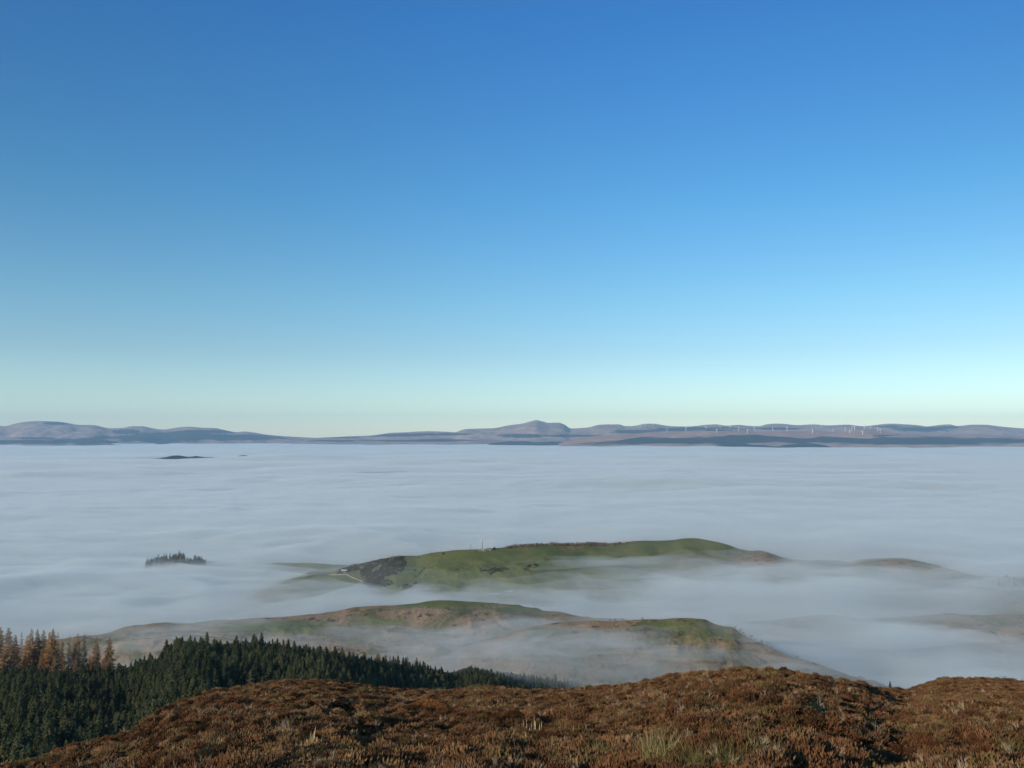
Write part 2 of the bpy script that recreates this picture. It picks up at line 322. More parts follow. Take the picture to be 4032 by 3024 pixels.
# ---------------------------------------------------------------- the heather-covered hilltop the photographer stands on
heath_sky = [(-2600,2950),(-1500,3080),(-700,3075),(-300,3045),(0,2999),(140,2965),(273,2926),(400,2890),(529,2858),(600,2808),(665,2762),(730,2738),(802,2716),(900,2702),(993,2689),(1112,2671),(1200,2668),(1276,2671),(1360,2684),(1458,2695),(1600,2708),(1732,2713),(1830,2704),(1914,2698),(2100,2708),(2279,2703),(2461,2689),(2560,2672),(2643,2652),(2740,2638),(2826,2627),(2920,2620),(3008,2618),(3100,2630),(3190,2643),(3290,2658),(3372,2676),(3463,2699),(3520,2706),(3570,2708),(3646,2682),(3700,2668),(3755,2660),(3840,2660),(3919,2667),(4032,2678),(4500,2700),(5200,2650),(6500,2600)]
heath_Y = [(-2600,30),(-700,18),(-300,20),(0,22),(273,28),(529,36),(665,42),(802,46),(1112,56),(1458,62),(1732,66),(1914,66),(2279,60),(2643,44),(2826,38),(3008,35),(3190,38),(3372,46),(3463,52),(3560,62),(3646,76),(3755,82),(3919,82),(4032,80),(5200,60),(6500,40)]
HN = 460
phi = np.linspace(-np.pi, np.pi, HN*2+1)
pxs = 2016 + np.tan(np.clip(phi, -1.25, 1.25))*F*cP            # close enough for the crest table outside the frame
w_front = sstep(-1.7, -1.1, -np.abs(phi))                     # 1 ahead of the viewer, 0 behind
phf = phi
u_ = np.tan(np.clip(phi, -1.25, 1.25)); pxs = 2016 + F*u_*(cP + 0.36*sP)*0.985
rowc = spl(heath_sky, pxs); Yc = spl(heath_Y, pxs)
uu, ww = ray(pxs, rowc); bushh = 0.36
rr_f = Yc*np.sqrt(1+uu*uu); zz_f = ww*Yc - bushh
rr_ = rr_f*w_front + 45*(1-w_front); zz_ = zz_f*w_front + (-6.0)*(1-w_front)
az_ = np.where(np.abs(phi) < 1.25, np.arctan(uu), phi); az_ = phi*(1-w_front) + az_*w_front
s = np.concatenate([np.linspace(0.012, 1, 150)**1.15, 1+np.linspace(0, 1, 46)[1:]**1.6*3.2])
RRr = rr_[:, None]*s[None, :]
t = np.clip(s, 0, 1)[None, :]
Zh = -1.62*(1-t) + zz_[:, None]*t - 0.25*np.sin(np.pi*t)
over = np.clip(RRr - rr_[:, None], 0, None)
Zh = Zh - np.where(over > 0, 0.42*over + 0.55*over*sstep(0, 25, over)*0.9, 0)
Xh = RRr*np.sin(az_)[:, None]; Yh = RRr*np.cos(az_)[:, None]
Zh = Zh + (0.16*fbm(Xh/4.5, Yh/4.5, 300, 3) + 0.17*fbm(Xh/13.0, Yh/13.0, 310, 2)*(1-0.75*np.exp(-((s[None, :]-1)/0.25)**2)))*sstep(2, 9, RRr)
pit = np.clip(-fbm(Xh/2.6, Yh/1.9, 321, 2) - 0.42, 0, 0.6)/0.6
Zh = Zh - 0.5*pit*sstep(8, 12, RRr)*(1-np.exp(-((s[None, :]-1)/0.05)**2))
hv = np.stack([Xh, Yh, Zh], -1).reshape(-1, 3); hf = grid_faces(len(phi), len(s))[:, ::-1]
m, nt, b = new_mat('peaty_soil'); nt.links.new(ramp(nt, nz(nt, 3.0, 8, 0.7), [(0.35, (0.020,0.012,0.007)), (0.6, (0.06,0.034,0.018)), (0.75, (0.09,0.06,0.03))]), b.inputs['Base Color']); M_PEAT = m
o = obj('heather_hill', mesh('heather_hill', hv, hf, M_PEAT, True)); tag(o, kind='structure')
BVH['heath'] = BVHTree.FromPolygons(hv.tolist(), hf.tolist())

def needles_cluster(mb, base, d, L, w, rg):
    """a sprig: a thin spindle standing on `base` along d"""
    d = Vector(d).normalized(); a = d.orthogonal().normalized()*w; b_ = d.cross(a.normalized())*w
    m_ = base + d*L*0.62; t_ = base + d*L
    n = len(mb.v); mb.v += [tuple(base), tuple(m_+a), tuple(m_-a*0.5+b_*0.87), tuple(m_-a*0.5-b_*0.87), tuple(t_)]
    mb.f += [[n,n+1,n+2],[n,n+2,n+3],[n,n+3,n+1],[n+1,n+4,n+2],[n+2,n+4,n+3],[n+3,n+4,n+1]]
def heather_bush(seed, stems=70, R0=0.20, H=0.26):
    rg = random.Random(seed); mb = MB()
    for k in range(stems):
        a = rg.uniform(0, 6.283); r = R0*math.sqrt(rg.random()); hh = H*(1-0.45*(r/R0)**2)*rg.uniform(0.7, 1.15)
        p = Vector((math.cos(a)*r*0.45, math.sin(a)*r*0.45, 0.0)); q = Vector((math.cos(a)*r, math.sin(a)*r, hh*0.62))
        d = (q-p).normalized()
        mb.tube(p, q, 0.004, 0.003, 3)
        for j in range(4):
            off = Vector((rg.uniform(-1,1), rg.uniform(-1,1), rg.uniform(-0.5,0.6)))*0.03
            needles_cluster(mb, q*rg.uniform(0.75, 1.0) + off, (d.x+rg.uniform(-.5,.5), d.y+rg.uniform(-.5,.5), d.z+0.5), hh*rg.uniform(0.25, 0.45), rg.uniform(0.008, 0.016), rg)
    return mb
def heather_mat():
    m, nt, b = new_mat('heather'); oi = nt.nodes.new('ShaderNodeObjectInfo')
    c = ramp(nt, oi.outputs['Random'], [(0.0,(0.080,0.038,0.018)),(0.2,(0.125,0.062,0.029)),(0.38,(0.185,0.096,0.044)),(0.52,(0.125,0.072,0.033)),(0.66,(0.140,0.105,0.042)),(0.78,(0.20,0.122,0.062)),(0.9,(0.165,0.078,0.035)),(1.0,(0.23,0.150,0.080))])
    g = nt.nodes.new('ShaderNodeNewGeometry'); big = nz(nt, 0.22, 4, 0.6)
    c = mixc(nt, 1.0, c, ramp(nt, big, [(0.35, (0.72,0.62,0.60)), (0.5, (1,1,1)), (0.66, (1.25,1.35,1.30))]), 'MULTIPLY')
    fine = nz(nt, 9.0, 3, 0.6); c = mixc(nt, 1.0, c, ramp(nt, fine, [(0.3, (0.65,0.6,0.6)), (0.7, (1.4,1.4,1.35))]), 'MULTIPLY')
    nt.links.new(c, b.inputs['Base Color']); b.inputs['Roughness'].default_value = 0.85; b.inputs['Specular IOR Level'].default_value = 0.1
    return m
M_HEATHER = heather_mat()
SRC = bpy.data.collections.new('plant_sources')        # meshes that the ground-cover objects draw copies of; not linked to the scene itself
def source(name, me):
    o = bpy.data.objects.new(name, me); return o
def scatter(name, pts, scales, rots, variants, label=None):
    """ground cover too dense to count: one object, geometry nodes draw a plant on each point"""
    me = bpy.data.meshes.new(name); me.from_pydata(pts, [], []); n = len(pts)
    a = me.attributes.new('size', 'FLOAT', 'POINT'); a.data.foreach_set('value', np.asarray(scales, np.float32))
    a = me.attributes.new('spin', 'FLOAT_VECTOR', 'POINT'); a.data.foreach_set('vector', np.asarray(rots, np.float32).ravel())
    a = me.attributes.new('pick', 'INT', 'POINT'); a.data.foreach_set('value', nr.integers(0, len(variants), n).astype(np.int32))
    col = bpy.data.collections.new(name + '_sources')
    for k, v in enumerate(variants): col.objects.link(bpy.data.objects.new('%s_source_%02d' % (name, k), v))
    o = obj(name, me); tag(o, kind='stuff')
    ng = bpy.data.node_groups.new(name, 'GeometryNodeTree')
    ng.interface.new_socket('Geometry', in_out='INPUT', socket_type='NodeSocketGeometry'); ng.interface.new_socket('Geometry', in_out='OUTPUT', socket_type='NodeSocketGeometry')
    N = ng.nodes.new; gi = N('NodeGroupInput'); go = N('NodeGroupOutput'); ip = N('GeometryNodeInstanceOnPoints'); ci = N('GeometryNodeCollectionInfo')
    ci.inputs['Collection'].default_value = col; ci.inputs['Separate Children'].default_value = True; ci.inputs['Reset Children'].default_value = True
    def na(nm, ty):
        q = N('GeometryNodeInputNamedAttribute'); q.data_type = ty; q.inputs['Name'].default_value = nm; return q.outputs['Attribute']
    L = ng.links.new
    L(gi.outputs[0], ip.inputs['Points']); L(ci.outputs[0], ip.inputs['Instance']); ip.inputs['Pick Instance'].default_value = True
    L(na('pick', 'INT'), ip.inputs['Instance Index']); L(na('size', 'FLOAT'), ip.inputs['Scale'])
    er = N('FunctionNodeEulerToRotation'); L(na('spin', 'FLOAT_VECTOR'), er.inputs[0]); L(er.outputs[0], ip.inputs['Rotation'])
    L(ip.outputs[0], go.inputs[0])
    md = o.modifiers.new('scatter', 'NODES'); md.node_group = ng
    return o
# heather plants over the hilltop: thick ahead of the viewer, thinning where nothing is seen
pts = []
def heath_points(n, r0, r1, f0, f1):
    out = []
    for k in range(n):
        f = rng.uniform(f0, f1); q = rng.random(); r = r0 + (r1-r0)*q**0.75
        x = r*math.sin(f); y = r*math.cos(f)
        out.append((x, y))
    return out
cand = heath_points(9500, 5, 16, -0.85, 0.85) + heath_points(68000, 14, 96, -0.68, 0.68) + heath_points(2500, 3, 60, -1.6, -0.7) + heath_points(2500, 3, 60, 0.7, 1.6)
P = []; SZ = []; RT = []
bvh = BVH['heath']
for (x, y) in cand:
    r = bvh.ray_cast(Vector((x, y, 50)), Vector((0,0,-1)))
    if r[0] is None or r[0].z < -60: continue
    d = math.hypot(x, y)
    cl = float(noise(x*0.9, y*0.9, 77)); cl2 = float(noise(x*0.25, y*0.25, 78))
    if cl + 0.5*cl2 < -0.5 and rng.random() < 0.85: continue
    cl = cl*0.6 + 0.55*float(noise(x*2.1, y*2.1, 79))
    P.append((r[0].x, r[0].y, r[0].z-0.02)); SZ.append((0.70 + 0.62*cl + 0.15*cl2)*rng.uniform(0.6, 1.5)*(1.05 if d < 40 else 1.2)); RT.append((rng.uniform(-.25,.25), rng.uniform(-.25,.25), rng.uniform(0, 6.283)))
SZ = [max(0.3, min(1.35, q)) for q in SZ]
hb_var = [heather_bush(k, 62+6*k, 0.19+0.015*k, 0.24+0.012*k).mesh('heather_%d' % k, M_HEATHER) for k in range(6)]
scatter('heather', P, SZ, RT, hb_var)

def heath_at(px, py, up=0.0):
    u, w = ray(px, py); d = Vector((float(u), 1.0, float(w))).normalized(); r = bvh.ray_cast(Vector((0,0,0)), d)
    if r[0] is None:
        r = (at(px, py, float(spl(heath_Y, px))),); q = bvh.ray_cast(Vector((r[0].x, r[0].y, 50)), Vector((0,0,-1))); return q[0] if q[0] else r[0]
    return r[0] + Vector((0,0,up))

# pale stalks, tussocks, small plants on the hilltop
M_STALK = plain('dead_stalk', (0.55,0.45,0.25), 0.7, var=0.3, scale=8)
M_TUSSOCK = leafy('moor_grass', [(0.0,(0.36,0.28,0.12)),(0.5,(0.44,0.35,0.15)),(1.0,(0.28,0.23,0.09))])
M_GREEN_TUFT = leafy('green_rush', [(0.0,(0.19,0.155,0.055)),(1.0,(0.28,0.22,0.08))])
M_RUSSET = leafy('russet_moss', [(0.0,(0.28,0.11,0.035)),(1.0,(0.34,0.15,0.05))])
M_TWIG = plain('bare_twig', (0.42,0.33,0.22), 0.8, var=0.3, scale=8)
def blades(seed, n, R0, H, lean, w, mat, name):
    rg = random.Random(seed); mb = MB()
    for k in range(n):
        a = rg.uniform(0, 6.283); r = R0*math.sqrt(rg.random()); p = Vector((math.cos(a)*r, math.sin(a)*r, -0.03)); hh = H*rg.uniform(0.5, 1.1)
        b_ = rg.uniform(0, 6.283); o1 = Vector((math.cos(b_), math.sin(b_), 0))*lean*hh*rg.uniform(0.2, 1) + Vector((math.cos(a), math.sin(a), 0))*lean*hh*r/R0*0.6
        q = p + Vector((0,0,hh*0.6)) + o1*0.35; t_ = p + Vector((0,0,hh*rg.uniform(0.8, 1))) + o1
        side = Vector((-math.sin(b_), math.cos(b_), 0))*w*rg.uniform(0.7, 1.3)
        n0 = len(mb.v); mb.v += [tuple(p-side), tuple(p+side), tuple(q+side*0.8), tuple(q-side*0.8), tuple(t_)]
        mb.f += [[n0,n0+1,n0+2,n0+3],[n0+3,n0+2,n0+4]]
    return mb.mesh(name, mat)
def one(name, me, loc, sc, label, cat, group=None, rz=None):
    sc = sc*0.95 if name in ('dead_stalks', 'grass_tussock') else sc
    o = obj(name, me, None, loc); o.scale = (sc, sc, sc) if not isinstance(sc, tuple) else sc; o.rotation_euler = (0, 0, rng.uniform(0, 6.28) if rz is None else rz)
    tag(o, label, cat, group); return o
stalk_me = [blades(500+k, n, r, h*0.75, 0.14, 0.008, M_STALK, 'dead_stalks') for k, (n, r, h) in enumerate([(34,0.28,0.5),(16,0.22,0.42),(7,0.12,0.36)])]
for k, (px, py, v, sc, lb) in enumerate([
        (1215,2955,0,1.15,'bleached upright dead stalks in the largest left clump, beside a dark hollow in the heather'),
        (2085,2895,0,1.5,'broad fan of straw coloured dead stalks in the heather at the bottom centre'),
        (1105,2925,1,0.9,'thin pale stalks just left of the large bleached clump'),
        (855,2965,2,1.2,'two white stalks standing over a dark hollow in the left heather'),
        (880,2962,2,0.9,'short single white stalk right of the two white stalks'),
        (1170,3015,1,1.2,'bleached stalks at the bottom edge below the large left clump'),
        (1655,2880,2,1.0,'pair of short pale stalks left of centre in the heather'),
        (1775,2865,2,1.3,'tall thin white stalk in the heather left of the straw fan'),
        (1850,2875,2,1.1,'small pale stalks between the white stalk and the straw fan'),
        (2010,2855,1,1.0,'row of short stalks in front of a rounded russet mound'),
        (2235,2880,2,1.1,'lone white stalk right of the straw coloured fan'),
        (1450,2720,1,1.3,'straw coloured clump of stalks near the crest below the spruces'),
        (1630,2745,2,2.0,'forked pale stalks beside the orange mound'),
        (1560,2790,1,1.5,'grey twisted stalks left of the orange mound')]):
    one('dead_stalks', stalk_me[v], heath_at(px, py), sc, lb, 'dead stalks', 'bleached stalks standing in the heather')
tus = [blades(520+k, n, r, h, 0.75, w, m_, 'grass_tussock') for k, (n, r, h, w, m_) in enumerate([(420,0.30,0.48,0.006,M_TUSSOCK),(240,0.28,0.34,0.006,M_GREEN_TUFT),(300,0.25,0.42,0.006,M_TUSSOCK)])]
for k, (px, py, v, sc, lb) in enumerate([
        (2610,3010,0,1.25,'large pale straw tussock at the bottom edge right of centre'),
        (2740,3030,1,1.2,'green tinged tussock right of the large pale one'),
        (2890,3000,1,1.1,'green rushy tussock among heather, furthest right of the bottom green ones'),
        (2500,3035,2,0.9,'small straw tussock left of the large pale one'),
        (2360,2990,2,1.0,'reddish straw tuft left of the large pale tussock'),
        (2820,3050,1,1.2,'low green tussock cut by the bottom edge'),
        (2680,2960,2,0.8,'thin straw tuft just behind the large pale tussock'),
        (3980,2960,1,1.3,'olive green tussock in the heather at the bottom right corner'),
        (3930,2900,1,1.0,'small olive tussock behind the one in the bottom right corner'),
        (2350,2810,2,1.0,'faded green grass patch in the heather right of centre'),
        (2260,2790,1,0.8,'dull green tuft beside the faded grass patch'),
        (2780,2760,2,0.9,'olive grass on the flank of the right knoll'),
        (2800,2810,2,0.8,'yellowish grass below the olive grass on the right knoll'),
        (1860,2712,1,1.6,'yellow green grass on the crest in front of the spruces'),
        (1720,2720,2,1.4,'dry grass tuft left of the crest mound')]):
    one('grass_tussock', tus[v], heath_at(px, py), sc, lb, 'tussock', 'grass tussocks among the heather')
def mound(seed, mat, name, R0, H, n=700):
    rg = random.Random(seed); mb = MB()
    for k in range(n):
        a = rg.uniform(0, 6.283); c = rg.random(); r = R0*math.sqrt(1-c*c); p = Vector((math.cos(a)*r, math.sin(a)*r, H*c*0.9)); d = Vector((p.x/R0, p.y/R0, 0.4+c))
        needles_cluster(mb, p, (d.x+rg.uniform(-.3,.3), d.y+rg.uniform(-.3,.3), d.z), rg.uniform(0.05, 0.1), 0.012, rg)
    return mb.mesh(name, mat)
mm = mound(3, M_RUSSET, 'russet_mound', 0.6, 0.35, 1100)
one('russet_mound', mm, heath_at(1685, 2800), (1.5,1.0,1.2), 'bright orange brown rounded mound of moss left of centre', 'mound', 'russet mounds in the heather', 0.2)
one('russet_mound', mm, heath_at(2015, 2850), (1.0,0.8,1.1), 'dark russet rounded mound behind the straw coloured stalks', 'mound', 'russet mounds in the heather', 1.2)
rk = MB(); rgk = random.Random(4)
def rock_me(seed):
    import bmesh
    bm = bmesh.new(); bmesh.ops.create_icosphere(bm, subdivisions=3, radius=1)
    for v in bm.verts:
        n = 1 + 0.35*float(noise(v.co.x*1.3+seed, v.co.y*1.3+v.co.z, seed)); v.co = Vector((v.co.x*n, v.co.y*n*0.8, v.co.z*n*0.6))
    me = bpy.data.meshes.new('rock'); bm.to_mesh(me); bm.free(); me.materials.append(M_ROCK); return me
M_ROCK = plain('grey_rock', (0.42,0.40,0.36), 0.9, var=0.35, scale=4)
one('rock', rock_me(1), heath_at(1935, 2699), 0.30, 'small pale rock on the heather crest in front of the spruces', 'rock')
one('rock', rock_me(5), heath_at(3735, 2852), 0.11, 'pale grey rock half hidden in the heather at right', 'rock')

# ---------------------------------------------------------------- trees
M_BARK = plain('bark', (0.10,0.075,0.055), 0.9, var=0.3, scale=2)
M_SPRUCE = leafy('spruce_needles', [(0.0,(0.055,0.072,0.038)),(0.35,(0.095,0.112,0.054)),(0.7,(0.155,0.165,0.075)),(1.0,(0.080,0.100,0.064))])
M_LARCH = leafy('larch_twigs', [(0.0,(0.30,0.19,0.09)),(0.4,(0.44,0.275,0.125)),(0.7,(0.52,0.33,0.15)),(1.0,(0.33,0.25,0.16))])
def conifer(seed, H, Rb, step, nb, w, droop, base=0.08, prof=0.8, ragged=0.18):
    """crown of branch sprays, each a few tapered leaves of foliage"""
    rg = random.Random(seed); mb = MB(); z = H*base
    while z < H*0.985:
        lv = rg.uniform(1-ragged, 1+ragged); f = 1 - z/H; rad = Rb*(f**prof)*(1 - 0.25*max(0, f-0.8)/0.2)
        for k in range(max(4, int(nb*(0.45+0.55*f)))):
            a = rg.uniform(0, 6.283); r = rad*rg.uniform(0.5, 1.15)*lv; zz = z + rg.uniform(-.5,.5)*step
            d = Vector((math.cos(a), math.sin(a), 0)); s_ = Vector((-math.sin(a), math.cos(a), 0))
            dr = droop*r*rg.uniform(0.5, 1.3); ww_ = w*rg.uniform(0.7, 1.3)*(0.5+0.6*f)
            p0 = Vector((0,0,zz+0.05*r)); p1 = d*r*0.55 + Vector((0,0,zz-dr*0.25)); p2 = d*r + Vector((0,0,zz-dr*0.7+0.12*r*rg.random()))
            tw = Vector((0,0,rg.uniform(-.5,.5)))
            sv = (s_ + tw).normalized()
            n = len(mb.v); mb.v += [tuple(p0), tuple(p1+sv*ww_), tuple(p1-sv*ww_-Vector((0,0,ww_*0.7))), tuple(p2)]
            mb.f += [[n,n+1,n+3],[n,n+3,n+2]]
            for j in range(2):                               # side sprays
                q = p0.lerp(p2, rg.uniform(0.35, 0.85)); e = (d*0.6 + s_*rg.choice((-1, 1))*0.9 + Vector((0,0,rg.uniform(-.5,.25)))).normalized()*r*0.34
                hv_ = Vector((rg.uniform(-1,1), rg.uniform(-1,1), rg.uniform(-1,1))).normalized()*ww_*0.75
                n = len(mb.v); mb.v += [tuple(q), tuple(q+e*0.5+hv_), tuple(q+e)]
                mb.f += [[n,n+1,n+2]]
                n = len(mb.v); mb.v += [tuple(q), tuple(q+e*0.5-hv_), tuple(q+e)]
                mb.f += [[n,n+1,n+2]]
        z += step*(0.55+0.7*f)*rg.uniform(0.8, 1.2)
    mb.tube((0,0,H*0.93), (0,0,H*1.0), 0.06, 0.02, 4)
    return mb
def trunk_mb(H, r): return MB().tube((0,0,-1.0), (0,0,H*0.5), r, r*0.6, 7).tube((0,0,H*0.5), (0,0,H*0.95), r*0.6, r*0.12, 6)
SPR = []
for k, (H, Rb) in enumerate([(11,2.4),(10,2.5),(11.5,2.4),(9.5,2.3),(11,2.7),(8.5,2.1)]):
    SPR.append((conifer(900+k, H, Rb, 0.40, 19, 0.42, 0.40, prof=0.56, ragged=0.24).mesh('spruce_crown', M_SPRUCE), trunk_mb(H, 0.17).mesh('trunk', M_BARK), H))
LAR = []
for k, (H, Rb, nb) in enumerate([(20,5.2,17),(20,4.4,14),(20,3.4,7),(20,5.0,18)]):
    LAR.append((conifer(950+k, H, Rb, 0.46, nb*1.55, 0.19, 0.05, 0.06, prof=0.62, ragged=0.34).mesh('larch_crown', M_LARCH), trunk_mb(H, 0.20).mesh('trunk', M_BARK), H))
def tree(name, var, loc, sc, label, group, crown='crown', cat='tree', sxy=None):
    t = empty(name, loc, rng.uniform(0, 6.28)); t.scale = (sxy or sc, sxy or sc, sc); tag(t, label, cat, group)
    obj(crown, var[0], t); obj('trunk', var[1], t); return t

top_sky = [(-700,2640),(-300,2632),(0,2628),(200,2628),(420,2622),(500,2618),(560,2600),(630,2570),(680,2524),(720,2516),(800,2518),(900,2514),(1000,2508),(1060,2520),(1150,2536),(1300,2564),(1422,2578),(1500,2590),(1600,2604),(1713,2628),(1780,2640),(1841,2622),(1950,2636),(2060,2650),(2224,2668),(2300,2700),(2600,2760),(3200,2860)]
Yfar = [(-700,400),(420,400),(560,410),(690,430),(1000,450),(1400,480),(1713,520),(1780,545),(1841,560),(2000,585),(2250,610),(2600,620),(3200,620)]
Ynear = [(-700,140),(0,160),(500,190),(1000,230),(1700,330),(2250,420),(2600,430),(3200,430)]
TH = 10.0
fpx = np.linspace(-900, 3300, 420); ftop = spl(top_sky, fpx); fY = spl(Yfar, fpx); nY = spl(Ynear, fpx); nrow = spl(heath_sky, fpx) + 75
zf_far = ray(fpx, ftop)[1]*fY - TH; zf_near = ray(fpx, nrow)[1]*nY - TH
def fz(px, Y):
    """height of the plantation's ground"""
    a = np.interp(px, fpx, zf_near); c = np.interp(px, fpx, zf_far); y0 = np.interp(px, fpx, nY); y1 = np.interp(px, fpx, fY)
    q = (Y-y0)/(y1-y0); q2 = np.clip(q, 0, 1); z = a + (c-a)*q2
    z = z + 2.5*np.sin(q2*np.pi)*np.sin(px*0.011) - 0.10*np.clip(Y-y1, 0, 60) - 0.75*np.clip(Y-y1-45, 0, 400) + 0.35*np.clip(y0-Y, 0, 200)*0
    return np.maximum(z, VALLEY-8)
gy = np.concatenate([np.linspace(50, 640, 150), np.linspace(645, 900, 20)])
PX, GY = np.meshgrid(fpx, gy, indexing='ij'); GU = ray(PX, 2650.0)[0]; GX = GU*GY; GZ = fz(PX, GY) + 1.2*fbm(GX/30, GY/30, 410, 3)
fv = np.stack([GX, GY, GZ], -1).reshape(-1, 3); ff = grid_faces(*GX.shape)
m, nt, b = new_mat('forest_floor'); nt.links.new(ramp(nt, nz(nt, 0.3, 6), [(0.4, (0.03,0.028,0.015)), (0.65, (0.08,0.06,0.03))]), b.inputs['Base Color'])
o = obj('plantation_slope', mesh('plantation_slope', fv, ff[:, ::-1], m, True)); tag(o, kind='structure')
BVH['slope'] = BVHTree.FromPolygons(fv.tolist(), ff.tolist())
sb = BVH['slope']
cand = []
sp = 3.4; ix = int(420/sp)
for i in range(-180, 110):
    for j in range(int(130/sp), int(640/sp)):
        x = i*sp + rng.uniform(-1.5, 1.5); y = j*sp + rng.uniform(-1.5, 1.5)
        px = 2016 + F*(x/y)*1.0
        if px < -420 or px > 2290: continue
        yf = float(np.interp(px, fpx, fY)); yn = float(np.interp(px, fpx, nY)) - 30
        if y > yf + 6 or y < yn: continue
        gap = float(noise(x/26, y/26, 555))
        if gap < -0.72: continue
        r = sb.ray_cast(Vector((x, y, 100)), Vector((0,0,-1)))
        if r[0] is None: continue
        far = px > 1760
        s_ = rng.uniform(0.66, 1.14)*(1+0.14*gap)*(0.85 if far else 1)
        if rng.random() < 0.05: s_ *= 1.15
        z = r[0].z; v = rng.randrange(6); Ht = SPR[v][2]*s_
        row = float(H0_row((z+Ht)/y)); base_row = float(H0_row(z/y)); crest = float(spl(heath_sky, px))
        vis = row < crest and -20 < px < 4050
        if not vis and row > crest + 120: continue
        cand.append((Ht/y if vis else 0, x, y, z-0.3, s_, v, px, row))
cand.sort(key=lambda c: -c[0])
big, rest = cand[:300], cand[300:]
def zone(px, y):
    a = 'near the bottom left corner' if px < 350 and y < 260 else 'at the left' if px < 500 else 'below the raised skyline left of centre' if px < 1000 else 'left of centre'
    return a
if False: pass
for c in big:
    (_, x, y, z, s_, v, px, row) = c
    depth = 'front row' if y < 215 else 'second belt' if y < 250 else 'deeper belt'
    tree('spruce_tree', SPR[v], (x, y, z), s_, 'dark green spruce in the plantation %s, %s' % (depth, zone(px, y)), 'spruces of the plantation: %s %s' % (depth, zone(px, y)))
spruce_full = []
for (cm, tm, H) in SPR: spruce_full.append(cm)
scatter('spruce_plantation', [(c[1], c[2], c[3]) for c in rest], [c[4] for c in rest], [(0,0,rng.uniform(0,6.28)) for c in rest], spruce_full)
# larches along the far edge of the plantation
larch = [(-40,2462,0,1,425),(2,2452,0,1.1,430),(34,2455,0,1.2,415),(62,2482,3,.8,430),(86,2468,2,.9,440),(108,2484,1,.8,425),(124,2458,1,1,430),(149,2460,1,1,425),(172,2462,1,1,435),(195,2470,3,.9,420),(209,2457,3,1,428),(229,2468,2,.9,436),(246,2500,2,.8,440),(275,2484,2,.8,432),(293,2486,2,.8,440),(308,2476,1,.8,428),(334,2474,2,.9,438),(380,2486,1,.8,425),(431,2490,3,.85,425),(355,2560,3,.6,422),(405,2575,3,.5,420),(300,2560,0,.5,420),(250,2565,0,.5,418),(215,2560,3,.5,416),(165,2540,0,.6,415),(100,2550,3,.6,418)]
words_ = ['first','second','third','fourth','fifth','sixth','seventh','eighth','ninth','tenth','eleventh','twelfth','thirteenth','fourteenth','fifteenth','sixteenth','seventeenth','eighteenth','nineteenth','twentieth','twenty first','twenty second','twenty third','twenty fourth','twenty fifth','twenty sixth','twenty seventh','twenty eighth','twenty ninth','thirtieth']
tall = sorted([l for l in larch if l[1] < 2520]); low = sorted([l for l in larch if l[1] >= 2520])
for grp, nm in ((tall, 'tall'), (low, 'short')):
    for k, (px, row, v, wd, Y) in enumerate(grp):
        row += 16
        p = at(px, row, Y); r = sb.ray_cast(Vector((p.x, p.y, 100)), Vector((0,0,-1))); gz_ = r[0].z if r[0] else p.z-24
        sc = (p.z-gz_)/20.0
        look = 'thin dark' if v == 2 else 'broad golden brown' if v in (0, 3) else 'brown'
        tree('larch_tree', LAR[v], (p.x, p.y, gz_), sc, '%s %s bare larch, %s from the left along the plantation edge' % (nm, look, words_[k]), 'bare larches at the left', sxy=wd*(1.0 if nm == 'tall' else 0.9))
back = [(1120,2528,452,2),(1180,2536,455,1),(1215,2524,458,2),(1262,2548,460,2),(1300,2540,462,2),(1352,2556,468,1),(1395,2566,470,2),(1440,2560,474,2),(1490,2568,480,1),(1535,2580,486,2),(1605,2578,500,2),(1640,2588,505,1),(950,2506,450,2)]
for k, (px, row, Y, v) in enumerate(sorted(back)):
    p = at(px, row, Y); r = sb.ray_cast(Vector((p.x, p.y, 100)), Vector((0,0,-1))); gz_ = r[0].z if r[0] else p.z-14
    tree('larch_tree', LAR[v], (p.x, p.y, gz_), max(0.4, (p.z-gz_)/20.0), 'slim brown larch tip above the spruce skyline, %s from the left' % words_[k], 'brown larches behind the spruce skyline', sxy=0.8)

# loose straw-coloured grass and woody stems between the heather plants
wisp = [blades(540+k, n, 0.10, 0.30, 0.5, 0.005, m_, 'moor_grass') for k, (n, m_) in enumerate([(26, M_TUSSOCK), (18, M_TUSSOCK), (30, M_GREEN_TUFT)])]
GPt = []; GSz = []; 
for (x, y) in heath_points(9000, 7, 80, -0.66, 0.66):
    q = float(noise(x*0.16, y*0.16, 601)) + 0.5*float(noise(x*0.6, y*0.6, 602))
    if q < 0.30 and rng.random() > 0.10: continue
    r = bvh.ray_cast(Vector((x, y, 50)), Vector((0,0,-1)))
    if r[0] is None or r[0].z < -60: continue
    GPt.append(tuple(r[0])); GSz.append(rng.uniform(0.7, 1.5))
scatter('moor_grass', GPt, GSz, [(rng.uniform(-.2,.2), rng.uniform(-.2,.2), rng.uniform(0,6.28)) for _ in GPt], wisp)
